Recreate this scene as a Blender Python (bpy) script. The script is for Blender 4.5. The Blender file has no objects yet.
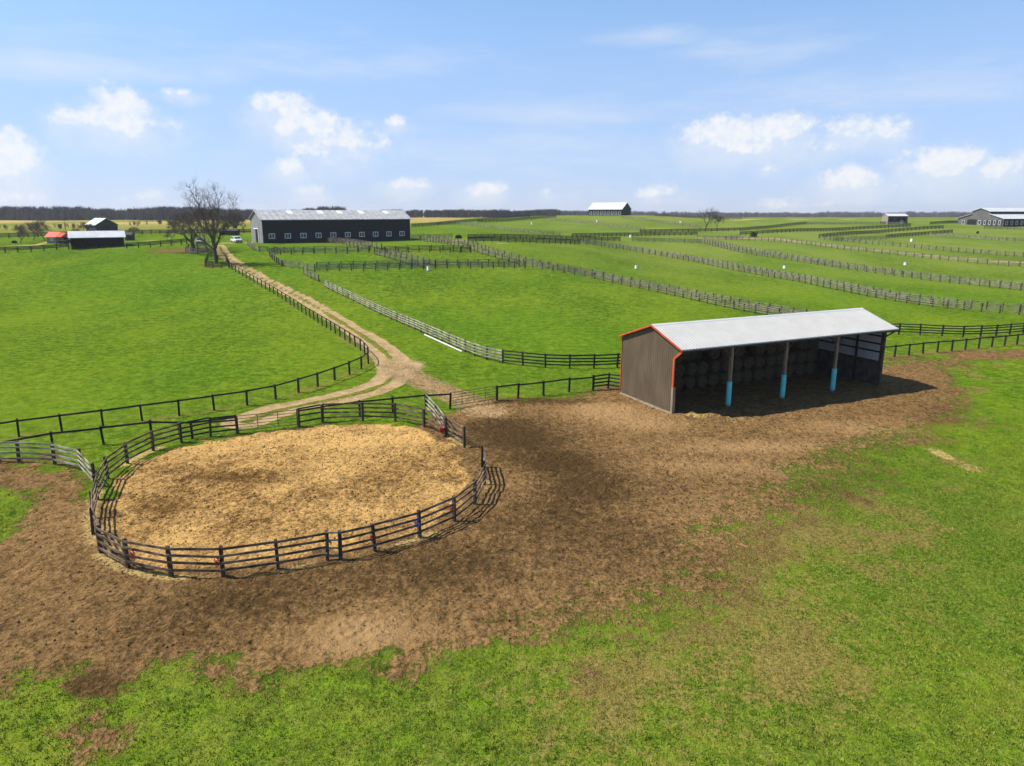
import bpy, math, random
import numpy as np
from mathutils import Vector, Matrix, Euler
random.seed(7)
rng = np.random.default_rng(7)
SC = bpy.context.scene
COL = SC.collection
R = math.radians

# ------------------------------------------------------------------ camera numbers (metres, from the photograph's perspective)
FPX, PITCH, CAMH = 711.0, R(13.5), 15.0
CP, SP = math.cos(PITCH), math.sin(PITCH)

# ------------------------------------------------------------------ terrain
_Y = np.arange(-60, 6001, 2.0)
def _tab(ys, zs):
    z = np.interp(_Y, ys, zs)
    k = np.exp(-0.5 * (np.arange(-12, 13) * 2 / 7.0) ** 2); k /= k.sum()
    return np.convolve(np.pad(z, 12, mode='edge'), k, mode='valid')
TL = _tab([-60, 108, 130, 150, 178, 215, 260, 330, 437, 700, 1200, 6000], [0, 0, 2.0, 4.2, 7.1, 7.3, 8.6, 9.6, 10.9, 10.2, 7.8, -14])
TR = _tab([-60, 165, 200, 250, 300, 355, 437, 600, 1000, 1400, 6000], [0, 0, 2.0, 4.6, 6.5, 8.2, 10.0, 10.4, 7.8, 5.2, -18])
TF = _tab([-60, 108, 130, 150, 178, 215, 260, 400, 700, 1200, 6000], [0, 0, 2.0, 4.2, 7.1, 7.3, 8.8, 9.4, 8.4, 6.0, -18])
def sstep(a, b, x):
    t = np.clip((x - a) / (b - a), 0, 1)
    return t * t * (3 - 2 * t)
def terrain(x, y):
    x = np.asarray(x, float); y = np.asarray(y, float)
    l = np.interp(y, _Y, TL); r = np.interp(y, _Y, TR); f = np.interp(y, _Y, TF)
    w = sstep(-15, 52, x); wf = sstep(-100, -240, x)
    z = (l * (1 - wf) + f * wf) * (1 - w) + r * w
    z = z + 3.3 * np.exp(-((x - 62) ** 2 + (y - 450) ** 2) / (2 * 48 ** 2))
    amp = sstep(70, 190, y) * (0.25 + 0.2 * w)
    z = z + amp * (np.sin(x * 0.071 + y * 0.02) * np.cos(y * 0.047 - x * 0.013))
    return z
_T = np.geomspace(12, 4500, 5000)
def gp(px, py):
    """the ground point seen at a pixel of the photograph"""
    a = (px - 512) / FPX; b = -(py - 383) / FPX
    d = np.array([a, CP + b * SP, -SP + b * CP])
    X, Y, Z = d[0] * _T, d[1] * _T, CAMH + d[2] * _T
    hit = np.nonzero(Z <= terrain(X, Y))[0]
    if len(hit) == 0:
        i = len(_T) - 1
        return np.array([X[i], Y[i]])
    i = max(hit[0], 1); lo, hi = _T[i - 1], _T[i]
    for _ in range(25):
        m = 0.5 * (lo + hi)
        if CAMH + d[2] * m <= float(terrain(d[0] * m, d[1] * m)): hi = m
        else: lo = m
    return np.array([d[0] * hi, d[1] * hi])
def gps(lst): return np.array([gp(*p) for p in lst])
def H(x, y): return float(terrain(x, y))

def vnoise(x, y, seed=0):
    xi = np.floor(x).astype(np.int64); yi = np.floor(y).astype(np.int64)
    fx, fy = x - xi, y - yi
    fx = fx * fx * (3 - 2 * fx); fy = fy * fy * (3 - 2 * fy)
    def hsh(a, b):
        n = (a * 374761393 + b * 668265263 + seed * 982451653) & 0x7fffffff
        n = ((n ^ (n >> 13)) * 1274126177) & 0x7fffffff
        return ((n ^ (n >> 16)) & 0xffff) / 65535.0
    return (hsh(xi, yi) * (1 - fx) + hsh(xi + 1, yi) * fx) * (1 - fy) + (hsh(xi, yi + 1) * (1 - fx) + hsh(xi + 1, yi + 1) * fx) * fy

# ------------------------------------------------------------------ node helper
class NT:
    def __init__(s, name, world=False):
        if world:
            s.owner = bpy.data.worlds.new(name); s.owner.use_nodes = True
        else:
            s.owner = bpy.data.materials.new(name); s.owner.use_nodes = True
        s.t = s.owner.node_tree; s.t.nodes.clear()
        s._pos = None
    def n(s, kind, **kw):
        nd = s.t.nodes.new(kind)
        for k, v in kw.items(): setattr(nd, k, v)
        return nd
    def put(s, sock, v):
        if v is None: return
        if isinstance(v, bpy.types.NodeSocket): s.t.links.new(v, sock)
        elif isinstance(v, (tuple, list)) and len(v) == 3 and sock.type == 'RGBA': sock.default_value = (*v, 1)
        else: sock.default_value = v
    def math(s, op, a, b=None, c=None, clamp=False):
        nd = s.n('ShaderNodeMath', operation=op); nd.use_clamp = clamp
        s.put(nd.inputs[0], a); s.put(nd.inputs[1], b); s.put(nd.inputs[2], c)
        return nd.outputs[0]
    def step(s, v, a, b):
        nd = s.n('ShaderNodeMapRange', interpolation_type='SMOOTHSTEP')
        s.put(nd.inputs[0], v); nd.inputs[1].default_value = a; nd.inputs[2].default_value = b
        return nd.outputs[0]
    def mix(s, f, a, b, mode='MIX'):
        nd = s.n('ShaderNodeMix', data_type='RGBA', blend_type=mode)
        s.put(nd.inputs[0], f); s.put(nd.inputs[6], a); s.put(nd.inputs[7], b)
        return nd.outputs[2]
    def attr(s, name): return s.n('ShaderNodeAttribute', attribute_name=name).outputs['Fac']
    def pos(s, obj=False):
        if s._pos is None:
            s._pos = s.n('ShaderNodeTexCoord').outputs['Object'] if obj else s.n('ShaderNodeNewGeometry').outputs['Position']
        return s._pos
    def noise(s, scale, detail=3, rough=0.55, vec=None, stretch=None):
        v = vec if vec is not None else s.pos()
        if stretch:
            m = s.n('ShaderNodeMapping'); m.inputs['Scale'].default_value = stretch; s.put(m.inputs['Vector'], v); v = m.outputs[0]
        nd = s.n('ShaderNodeTexNoise')
        nd.inputs['Scale'].default_value = scale; nd.inputs['Detail'].default_value = detail; nd.inputs['Roughness'].default_value = rough
        s.put(nd.inputs['Vector'], v)
        return nd.outputs['Fac']
    def out(s, color, rough=0.9, spec=0.2, normal=None, metal=0.0, **kw):
        b = s.n('ShaderNodeBsdfPrincipled'); o = s.n('ShaderNodeOutputMaterial')
        s.put(b.inputs['Base Color'], color); s.put(b.inputs['Roughness'], rough); s.put(b.inputs['Specular IOR Level'], spec); s.put(b.inputs['Metallic'], metal)
        for k, v in kw.items(): s.put(b.inputs[k], v)
        if normal is not None: s.put(b.inputs['Normal'], normal)
        s.t.links.new(b.outputs[0], o.inputs[0])
        return s.owner
    def bump(s, h, dist=0.03, strength=1.0):
        nd = s.n('ShaderNodeBump'); nd.inputs['Distance'].default_value = dist; nd.inputs['Strength'].default_value = strength
        s.put(nd.inputs['Height'], h)
        return nd.outputs[0]

def plain(name, c1, c2, scale=3.0, rough=0.8, spec=0.2, stretch=None, metal=0.0, lo=0.3, hi=0.7, bump=0.0, detail=4):
    t = NT(name); t.pos(True)
    f = t.step(t.noise(scale, detail, 0.6, stretch=stretch), lo, hi)
    return t.out(t.mix(f, c1, c2), rough, spec, t.bump(f, bump) if bump else None, metal)

M = {}
M['post_dark'] = plain('black_fence_post', (0.010, 0.009, 0.008), (0.035, 0.032, 0.028), 4, 0.75, stretch=(1, 1, .3))
M['rail_dark'] = plain('black_and_backlit_board', (0.010, 0.009, 0.008), (0.040, 0.036, 0.032), 2, 0.7)  # black paint; also the back-lit tone of the fence behind the shed
M['post_old'] = plain('weathered_fence_post', (0.028, 0.022, 0.016), (0.085, 0.068, 0.050), 3, 0.85, stretch=(1, 1, .3))
M['rail_old'] = plain('weathered_fence_board', (0.06, 0.052, 0.043), (0.26, 0.23, 0.19), 1.3, 0.85, detail=6)
M['rail_pale'] = plain('silvered_fence_board', (0.048, 0.041, 0.031), (0.230, 0.197, 0.148), 1.1, 0.85, detail=6)
M['rail_silver'] = plain('sunlit_silvered_board', (0.10, 0.09, 0.07), (0.40, 0.36, 0.28), 1.1, 0.85, detail=6)  # weathered boards, with the sunlit look of the paddock fence put into the colour
M['rail_pen'] = plain('worn_pen_board', (0.055, 0.036, 0.022), (0.28, 0.20, 0.135), 1.6, 0.8, detail=6, lo=.38, hi=.75)
M['wire'] = plain('galvanised_wire', (0.05, 0.05, 0.045), (0.12, 0.115, 0.10), 5, 0.6)
M['gate_tube'] = plain('green_brown_gate_tube', (0.045, 0.05, 0.03), (0.13, 0.12, 0.08), 3, 0.6)
M['black_siding'] = plain('black_painted_siding', (0.007, 0.0075, 0.009), (0.017, 0.018, 0.021), 2.2, 0.75, stretch=(3, 3, .25), spec=.15)
M['gray_siding'] = plain('grey_weathered_siding', (0.13, 0.13, 0.13), (0.27, 0.265, 0.255), 2.0, 0.85, stretch=(3, 3, .3))
M['dark_siding'] = plain('charcoal_siding', (0.02, 0.02, 0.022), (0.05, 0.05, 0.05), 2.0, 0.8, stretch=(3, 3, .3))
M['mid_siding'] = plain('grey_brown_board_siding', (0.07, 0.068, 0.064), (0.14, 0.135, 0.125), 1.5, 0.85, stretch=(3, 3, .3))
M['tan_siding'] = plain('tan_board_siding', (0.18, 0.15, 0.12), (0.28, 0.24, 0.19), 1.5, 0.85, stretch=(3, 3, .3))
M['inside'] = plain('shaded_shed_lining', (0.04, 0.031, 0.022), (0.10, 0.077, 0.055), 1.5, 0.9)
M['white'] = plain('white_paint', (0.62, 0.62, 0.6), (0.78, 0.78, 0.76), 2, 0.5)
M['white_roof'] = plain('white_metal_roof', (0.42, 0.42, 0.41), (0.52, 0.52, 0.505), .5, 0.45, spec=.4, detail=6)
M['glass'] = plain('dark_window_glass', (0.015, 0.018, 0.022), (0.05, 0.055, 0.06), 1.2, 0.12, spec=.5)
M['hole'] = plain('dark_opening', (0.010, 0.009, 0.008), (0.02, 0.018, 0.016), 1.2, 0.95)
M['red_roof'] = plain('faded_red_roof', (0.46, 0.050, 0.018), (0.60, 0.085, 0.034), 2.5, 0.6)
M['timber'] = plain('bare_timber', (0.16, 0.115, 0.075), (0.30, 0.23, 0.16), 2, 0.85, stretch=(4, 4, .4))
M['blue'] = plain('sky_blue_barrel_plastic', (0.10, 0.50, 0.48), (0.17, 0.60, 0.57), 3, 0.45, detail=6)
M['orange'] = plain('orange_metal_trim', (0.38, 0.062, 0.018), (0.48, 0.095, 0.032), 2, 0.5)
M['bark'] = plain('grey_brown_bark', (0.030, 0.024, 0.018), (0.085, 0.070, 0.055), 4, 0.95, stretch=(1, 1, .3))
M['twig'] = plain('brown_twigs', (0.045, 0.035, 0.026), (0.11, 0.088, 0.066), 1.5, 0.95)
M['wood_far'] = plain('winter_wood_twigs', (0.058, 0.049, 0.045), (0.155, 0.128, 0.110), .08, 0.95, detail=6)
M['scrub'] = plain('olive_scrub', (0.06, 0.065, 0.02), (0.13, 0.12, 0.05), .3, 0.95)
M['red'] = plain('red_nylon', (0.30, 0.018, 0.016), (0.45, 0.04, 0.03), 4, 0.55)
M['blue_nylon'] = plain('blue_nylon', (0.02, 0.07, 0.42), (0.04, 0.12, 0.55), 4, 0.55)
M['metal'] = plain('galvanised_steel', (0.3, 0.3, 0.3), (0.45, 0.45, 0.45), 3, 0.45, metal=.6)
M['carpaint'] = plain('white_car_paint', (0.66, 0.67, 0.68), (0.70, 0.70, 0.70), 1, 0.25, spec=.5)
M['silver'] = plain('silver_car_paint', (0.40, 0.41, 0.43), (0.46, 0.46, 0.48), 1, 0.3, spec=.5)
M['rubber'] = plain('black_rubber', (0.012, 0.012, 0.012), (0.022, 0.022, 0.022), 3, 0.85)
M['horse'] = plain('dark_bay_coat', (0.010, 0.007, 0.006), (0.035, 0.018, 0.012), 1.5, 0.7)
M['hay'] = plain('old_hay', (0.040, 0.029, 0.016), (0.130, 0.094, 0.050), 9, 0.95, bump=.04, detail=6)
M['lamp_red'] = plain('red_lens', (0.3, 0.01, 0.01), (0.35, 0.02, 0.02), 3, 0.3)
M['lens'] = plain('clear_lens', (0.6, 0.6, 0.6), (0.7, 0.7, 0.7), 3, 0.2)
M['concrete'] = plain('dusty_concrete', (0.20, 0.155, 0.105), (0.32, 0.26, 0.19), 2, 0.9)

# brown ribbed shed siding: thin darker grooves every 23 cm along the panel
def ribbed(name, c1, c2, pitch, axis, dark=.55):
    t = NT(name); t.pos(True)
    sx = t.n('ShaderNodeSeparateXYZ'); t.put(sx.inputs[0], t.pos())
    fr = t.math('FRACT', t.math('MULTIPLY', sx.outputs[axis], 1 / pitch))
    e = t.math('ABSOLUTE', t.math('SUBTRACT', fr, .5))
    g = t.step(e, .30, .47)
    base = t.mix(t.step(t.noise(.9, 5, .6, stretch=(1, 1, .5)), .3, .7), c1, c2)
    c = t.mix(t.math('MULTIPLY', g, .35), base, (c1[0] * dark, c1[1] * dark, c1[2] * dark))
    return t.out(c, .6, .25, t.bump(t.math('SUBTRACT', 1.0, g), .02))
M['brown_siding'] = ribbed('brown_ribbed_siding', (0.080, 0.057, 0.034), (0.112, 0.081, 0.050), .23, 1)
M['pale_panel'] = ribbed('pale_ribbed_panel', (0.42, 0.42, 0.43), (0.52, 0.52, 0.53), .3, 1, .8)
M['barn_roof'] = ribbed('weathered_tin_roof', (0.29, 0.285, 0.275), (0.46, 0.45, 0.43), 1.55, 0, .55)
M['shed_roof'] = ribbed('white_ribbed_roof', (0.405, 0.39, 0.36), (0.45, 0.435, 0.405), .3, 0, .95)

# ------------------------------------------------------------------ mesh builder
class MB:
    def __init__(s): s.v = []; s.f = []
    def add(s, vs, fs):
        o = len(s.v); s.v.extend([tuple(p) for p in vs]); s.f.extend([tuple(o + i for i in f) for f in fs]); return s
    def box(s, x0, x1, y0, y1, z0, z1):
        return s.add([(x0, y0, z0), (x1, y0, z0), (x1, y1, z0), (x0, y1, z0), (x0, y0, z1), (x1, y0, z1), (x1, y1, z1), (x0, y1, z1)],
                     [(3, 2, 1, 0), (4, 5, 6, 7), (0, 1, 5, 4), (1, 2, 6, 5), (2, 3, 7, 6), (3, 0, 4, 7)])
    def bar(s, p, q, w, h, up=(0, 0, 1)):
        """a board from p to q: w across (horizontal), h along up"""
        p = Vector(p); q = Vector(q); d = (q - p).normalized(); up = Vector(up)
        a = d.cross(up).normalized() * (w / 2); b = (a.cross(d)).normalized() * (h / 2)
        vs = [p - a - b, p + a - b, p + a + b, p - a + b, q - a - b, q + a - b, q + a + b, q - a + b]
        return s.add(vs, [(3, 2, 1, 0), (4, 5, 6, 7), (0, 1, 5, 4), (1, 2, 6, 5), (2, 3, 7, 6), (3, 0, 4, 7)])
    def tube(s, pts, rad, n=6, cap=True):
        pts = [Vector(p) for p in pts]; rings = []
        ref = None
        for i, p in enumerate(pts):
            d = (pts[min(i + 1, len(pts) - 1)] - pts[max(i - 1, 0)])
            if d.length < 1e-9: d = Vector((0, 0, 1))
            d.normalize()
            if ref is None: ref = Vector((1, 0, 0)) if abs(d.x) < .8 else Vector((0, 1, 0))
            a = d.cross(ref)
            if a.length < 1e-4: a = d.cross(Vector((0, 1, 0.3)))
            a.normalize(); b = d.cross(a); ref = b.cross(d) * -1 if False else ref
            r = rad[i] if isinstance(rad, (list, tuple)) else rad
            rings.append([p + (a * math.cos(2 * math.pi * k / n) + b * math.sin(2 * math.pi * k / n)) * r for k in range(n)])
        vs = [v for ring in rings for v in ring]; fs = []
        for i in range(len(rings) - 1):
            for k in range(n):
                k2 = (k + 1) % n
                fs.append((i * n + k, i * n + k2, (i + 1) * n + k2, (i + 1) * n + k))
        if cap:
            fs.append(tuple(reversed(range(n)))); fs.append(tuple((len(rings) - 1) * n + k for k in range(n)))
        return s.add(vs, fs)
    def prism(s, poly, y0, y1, axis='y'):
        """poly of (a, b) extruded: axis y -> (a, y, b); axis x -> (x, a, b)"""
        n = len(poly)
        mk = (lambda a, b, t: (a, t, b)) if axis == 'y' else (lambda a, b, t: (t, a, b))
        vs = [mk(a, b, y0) for a, b in poly] + [mk(a, b, y1) for a, b in poly]
        fs = [tuple(range(n)), tuple(reversed(range(n, 2 * n)))] + [(i, n + i, n + (i + 1) % n, (i + 1) % n) for i in range(n)]
        return s.add(vs, fs)
    def build(s, name, mat, parent=None, smooth=False, loc=None, bevel=0):
        me = bpy.data.meshes.new(name); me.from_pydata(s.v, [], s.f)
        me.materials.append(M[mat] if isinstance(mat, str) else mat)
        import bmesh
        bm = bmesh.new(); bm.from_mesh(me)
        bmesh.ops.recalc_face_normals(bm, faces=bm.faces)
        if bevel: bmesh.ops.bevel(bm, geom=list(bm.edges), offset=bevel, segments=2, affect='EDGES')
        bm.to_mesh(me); bm.free()
        if smooth: me.polygons.foreach_set('use_smooth', [True] * len(me.polygons))
        o = bpy.data.objects.new(name, me); COL.objects.link(o)
        if parent is not None: o.parent = parent
        if loc is not None: o.location = loc
        return o
def tag(o, label=None, cat=None, group=None, kind=None):
    if label: o['label'] = label
    if cat: o['category'] = cat
    if group: o['group'] = group
    if kind: o['kind'] = kind
    return o
def empty(name, loc, rz=0.0, label=None, cat=None, group=None):
    o = bpy.data.objects.new(name, None); COL.objects.link(o); o.empty_display_size = .3
    o.location = loc; o.rotation_euler = (0, 0, rz)
    return tag(o, label, cat, group)
def copy_tree(o, parent=None):
    c = o.copy(); COL.objects.link(c)
    if parent is not None: c.parent = parent
    for ch in list(o.children): copy_tree(ch, c)
    return c
# ------------------------------------------------------------------ layout read off the photograph, turned into ground points
PEN_L = gps([(181.4, 442), (153.4, 450.5), (127.6, 463.5), (108, 479), (97.5, 499), (93, 517), (93, 534), (101, 553.3)])
PEN_F = gps([(101, 553.3), (128.3, 567.7), (171.4, 576), (223.6, 576.6), (278.3, 568.8), (327.5, 559.6)])
PEN_R = gps([(340.7, 559.2), (374.8, 550.6), (419.6, 537), (454.3, 521.4), (475, 504), (485, 484), (482, 467)])
PEN_B = gps([(323, 422), (363, 420.6), (395.4, 421.5), (424, 427), (446, 436.5), (464.3, 447)])
PEN_POLY = np.vstack([gps([(240, 434), (210.8, 436.5)]), PEN_L[:-1], PEN_F, PEN_R, PEN_B[::-1], gps([(300, 427)])])
DRIVE = gps([(219, 245.5), (222, 252), (231, 260), (240, 265.8), (252, 272.5), (265.5, 280.5), (284, 289.5), (303.6, 299.6), (323, 310.5), (342, 322.5), (360, 334), (376, 345), (388, 355), (396, 366)])
DRIVE_A = gps([(396, 366), (396, 374), (386, 383), (366, 391), (340, 397.5), (310, 403.5), (282, 409), (262, 415), (248, 421)])
DRIVE_B = gps([(396, 366), (408, 374), (424, 382), (444, 391), (466, 400), (485, 412)])
SOIL_POLY = gps([(-40, 464.5), (30, 464.5), (62, 469), (88, 482), (100, 500), (112, 490), (135, 466), (182, 447), (240, 436), (300, 428), (420, 428), (449, 412), (497, 403), (560, 396.5), (600, 391), (625, 388),
                 (700, 380), (884, 364), (908, 360), (950, 354.5), (1090, 344), (1090, 350), (985, 361), (942, 368), (952, 385), (945, 410), (922, 434), (892, 450), (850, 466), (815, 486),
                 (780, 503), (745, 520), (720, 545), (690, 572), (650, 594), (615, 608), (560, 628), (500, 640), (440, 638), (390, 653), (340, 666), (276, 674), (216, 669), (143, 675), (122, 702),
                 (96, 711), (74, 696), (62, 674), (20, 664), (-60, 668)])
GREEN_PATCH = gps([(-60, 481), (18, 485), (31, 492), (25, 516), (8, 540), (-60, 556)])
TAN_FIELD = gps([(-300, 235.5), (-300, 220.5), (60, 220.5), (75, 219), (150, 219), (300, 218), (420, 216.5), (520, 213.6), (540, 213.3), (470, 219.5), (432, 224), (410, 226), (300, 232), (150, 234), (40, 236)])
LANE = gps([(700, 238), (775, 238.5), (800, 242), (850, 247.5), (883, 250.5), (950, 257.5), (1024, 263), (1100, 269)])
F1 = gps([(-75, 453.5), (-40, 447.5), (-3, 441), (30, 435), (68, 431), (107, 425.5), (142, 421), (177, 416), (210, 411), (244, 406), (272, 400.5), (295, 394), (316, 387), (334, 380.5), (350, 374.5), (362, 369), (371, 362.5),
          (363.5, 352), (349, 342.4), (330, 330), (308, 316), (287, 302), (262, 287), (240, 274.5), (229, 268)])
F2 = gps([(-60, 470), (-15, 463.5), (26, 457), (70.5, 446.5), (113.5, 444.5), (150, 437), (182, 441), (210.8, 435.8), (237.8, 433.4)])
F2B = gps([(298.4, 426.4), (323, 422.1), (360, 416.5), (393, 413), (426, 410), (450, 408.4)])
F2C = gps([(497, 400.5), (518, 398.4), (543.5, 395.7), (569, 392.3), (593, 389.8)])
F3 = gps([(880, 358.5), (897, 356.6), (924, 353.7), (937, 352.5), (950, 351.4), (971, 349.3), (996.6, 346.8), (1019, 344.5), (1060, 340.5), (1100, 337)])

def seg_dist(x, y, P, closed=False):
    """distance to a polyline, and signed (inside positive) when closed"""
    n = len(P); best = np.full(x.shape, 1e9); ins = np.zeros(x.shape, bool)
    for i in range(n if closed else n - 1):
        a, b = P[i], P[(i + 1) % n]; ab = b - a; L2 = max((ab ** 2).sum(), 1e-9)
        t = np.clip(((x - a[0]) * ab[0] + (y - a[1]) * ab[1]) / L2, 0, 1)
        best = np.minimum(best, (x - a[0] - t * ab[0]) ** 2 + (y - a[1] - t * ab[1]) ** 2)
        if closed:
            c = (a[1] > y) != (b[1] > y)
            with np.errstate(divide='ignore', invalid='ignore'):
                xi = a[0] + (y - a[1]) / (b[1] - a[1] + 1e-12) * (b[0] - a[0])
            ins ^= c & (x < xi)
    d = np.sqrt(best)
    return np.where(ins, d, -d) if closed else d
def blob(x, y, px, py, rx, ry=None):
    c = gp(px, py); ry = ry or rx
    return np.exp(-(((x - c[0]) / rx) ** 2 + ((y - c[1]) / ry) ** 2))

FENCE_LINES = []
def fields(x, y):
    """soil, sand, track, tone (damp - / dry +), dry, worn for ground points"""
    N = len(x); Z = np.zeros(N)
    soil, sand, track, tone, dry, worn = (Z.copy() for _ in range(6))
    near = y < 105; i = np.nonzero(near)[0]
    X, Y = x[i], y[i]
    rgt = sstep(-4, 12, X) * sstep(62, 42, Y)
    w = 1.6 + 4.6 * rgt
    wob = (vnoise(X * .35, Y * .35, 3) - .5) * 3.0 + (vnoise(X * 1.1, Y * 1.1, 4) - .5) * 1.8 + (vnoise(X * 2.6, Y * 2.6, 14) - .5) * .9
    sd = seg_dist(X, Y, SOIL_POLY, True) + wob
    s = np.clip(.5 + (sd + .35 * (1 - rgt) * sstep(44, 36, Y) + .2 * (1 - rgt) - .6 * rgt) / (2 * w), 0, 1)
    g = np.clip(.5 + (seg_dist(X, Y, GREEN_PATCH, True) + wob * .5 - .1) / 2.4, 0, 1)
    s *= 1 - g
    pen = seg_dist(X, Y, PEN_POLY, True)
    sandm = sstep(.2, 1.5, pen + (vnoise(X * .8, Y * .8, 5) - .5) * 1.6)
    worn_b = [(760, 555, 6.5, .42), (700, 640, 4.5, .30), (850, 525, 4.5, .30), (640, 680, 5, .22), (480, 690, 4, .2), (800, 640, 4, .26), (930, 415, 4, .3), (985, 385, 3, .2), (900, 480, 3, .25), (560, 720, 4, .15), (870, 730, 5, .12), (300, 700, 2.5, .12)]
    for px, py, r, a in worn_b: worn[i] += a * .75 * blob(X, Y, px, py, r, r * 1.1)
    worn[i] += .55 * blob(X, Y, 955, 462, 1.9, .9) + .45 * blob(X, Y, 985, 470, 1.4, .6) + .4 * blob(X, Y, 960, 490, 1.0)
    dry[i] += .85 * np.exp(-(seg_dist(X, Y, gps([(931, 450), (950, 460), (972, 468)])) / .75) ** 2) * (.25 + 1.1 * vnoise(X * 1.2, Y * 1.2, 71))
    tone_b = [(520, 440, 3.2, 2.4, -1.), (555, 462, 3.0, 2.2, -1.0), (585, 486, 3.4, 2.6, -.75), (500, 425, 3, 2.4, -.8), (560, 520, 3.5, 3, -.5), (440, 565, 3.5, 2.4, -.6), (260, 596, 3.4, 2.0, -.55), (98, 688, 1.6, .9, -.6), (540, 401, 5, .9, -.8),
              (180, 625, 3, 2, -.3), (640, 545, 3, 3, -.3), (360, 632, 2.4, 1.6, .75), (605, 410, 3.2, 2.6, .85), (650, 424, 3, 2, .6), (760, 447, 6, 1.4, .6), (860, 428, 5, 2, .5), (800, 470, 5, 1.5, .35), (690, 465, 4, 1.2, .4), (60, 520, 3, 4, .2), (520, 480, 2.2, 2, .4), (965, 520, 5, 7, -.8), (985, 600, 5, 5, -.7), (995, 425, 4, 5, -.45), (900, 600, 3, 3, -.3), (60, 350, 14, 5, -.35), (700, 520, 4, 3, .25)]
    for px, py, rx, ry, a in tone_b: tone[i] += a * blob(X, Y, px, py, rx, ry)
    st = [(238, 476, 2.4, 1.1, -.45), (300, 500, 4, 1.6, -.15), (165, 495, 3.2, 5, -.4), (215, 520, 4, 3, -.3), (300, 535, 5, 2, -.25), (232, 478, 1.6, .8, -.6), (440, 462, 3, 2.4, -.45), (390, 485, 4, 2, -.2), (370, 440, 6, 3, .45), (430, 425, 3, 2, .4), (180, 455, 2.5, 2, .1), (250, 545, 6, 2, .35), (230, 440, 3, 1.5, .25), (205, 522, 2, 2, .3)]
    for px, py, rx, ry, a in st: tone[i] += a * blob(X, Y, px, py, rx, ry) * sandm
    # grass and dry litter at the feet of the pen fence, browned strips under the near fences
    edge = np.exp(-((pen + .15) / .42) ** 2)
    dry[i] += edge * .8 * sstep(.42, .75, vnoise(X * .55, Y * .55, 8)) * (Y < 47)
    worn[i] += (.34 * np.exp(-(np.maximum(-sd, 0) / 6.0) ** 2) * (s < .5) * sstep(-5, 10, X) + .10 * sstep(0, 10, X) * sstep(46, 38, Y)) * (.10 + 2.2 * sstep(.3, .8, vnoise(X * .3, Y * .3, 51)) * vnoise(X * .9, Y * .9, 52))
    for P_, a in ((F1, .42), (F2, .30), (F2C, .25), (F3, .35)):
        d = seg_dist(X, Y, P_); worn[i] += a * np.exp(-(d / .9) ** 2) * (.4 + 1.1 * vnoise(X * .3, Y * .3, 9))
    # straw thrown out in front of the shed
    st2 = np.zeros(len(X))
    for px, py, rx, ry, a in ((700, 417, 2.2, .7, .62), (740, 421, 2.3, .5, .5), (790, 413, 3, .4, .4), (850, 398, 3, .4, .3)): st2 += a * blob(X, Y, px, py, rx, ry)
    s = np.maximum(s, .95 * np.minimum(1.1 * blob(X, Y, 100, 683, 1.4, .85), 1) * (pen < 0)); soil[i] = s; sand[i] = np.maximum(sandm, 0)
    dry[i] += st2
    # driveway ruts
    k = np.nonzero((y < 200) & (x < 5) & (x > -95))[0]; X, Y = x[k], y[k]
    tr = np.zeros(len(X)); ctr = np.zeros(len(X))
    for P_, half, a in ((DRIVE, 1.4, 1.0), (DRIVE_A, 1.75, .95), (DRIVE_B, 1.9, .5)):
        d = seg_dist(X, Y, P_) + (vnoise(X * .5, Y * .5, 11) - .5) * .4
        half = half + .5 * sstep(100, 72, Y) if a == 1.0 else half; m = sstep(half + .55, half - .45, d) * a
        ctr = np.maximum(ctr, np.exp(-(d / .50) ** 2) * (m > .3) * (a > .6)); tr = np.maximum(tr, m)
    dap = np.minimum(seg_dist(X, Y, gps([(217, 243.3), (246, 242.8)])) - 2.0, 1e9)
    tr = np.maximum(tr, sstep(1.0, -1.0, dap)); 
    jx = np.exp(-(((X - DRIVE[-1][0] - .6) / 2.7) ** 2 + ((Y - DRIVE[-1][1] + .5) / 4.2) ** 2)); tr = np.clip(np.maximum(tr, jx * 1.0), 0, 1)
    soil[k] = np.maximum(soil[k], .75 * np.exp(-(seg_dist(X, Y, DRIVE_B) / 2.1) ** 2))
    ctr *= 1 - np.clip(jx * 1.5, 0, 1)
    track[k] = tr * (1 - .80 * ctr); worn[k] += .55 * ctr * tr
    tone[k] += .6 * np.exp(-(seg_dist(X, Y, DRIVE_B) / 2.0) ** 2)
    for P_, a, wd_ in FENCE_LINES:
        lo, hi = P_.min(0) - 4, P_.max(0) + 4
        q = np.nonzero((x > lo[0]) & (x < hi[0]) & (y > lo[1]) & (y < hi[1]))[0]
        if len(q) == 0: continue
        step_ = max(1, len(P_) // 40); PP = np.vstack([P_[::step_], P_[-1:]])
        d = seg_dist(x[q], y[q], PP); worn[q] = np.maximum(worn[q], a * np.exp(-(d / wd_) ** 2) * (.35 + 1.0 * vnoise(x[q] * .15, y[q] * .15, 41)))
    # far ground: tan fields, gravel lane, pale patches
    k = np.nonzero(y > 95)[0]; X, Y = x[k], y[k]
    d = seg_dist(X, Y, TAN_FIELD, True)
    dd = np.clip(.5 + d / 14, 0, 1) * (.50 + .5 * (vnoise(X * .02, Y * .01, 15) - .5)) * np.where(d > 0, 1, .6)
    ln = seg_dist(X, Y, LANE)
    tk = sstep(2.6, 1.2, ln) * .85
    pats = [(502, 243.2, 3.2, 1.6), (632, 241.8, 2.6, 1.5), (415, 240.6, 4, 1.6), (737, 238.6, 7, 3), (862, 219.5, 9, 4), (458, 240.3, 5, 1.4), (148, 240.5, 4, 2), (783, 241, 5, 2)]
    for px, py, rx, ry in pats: tk = np.maximum(tk, .8 * blob(X, Y, px, py, rx, ry))
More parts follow.
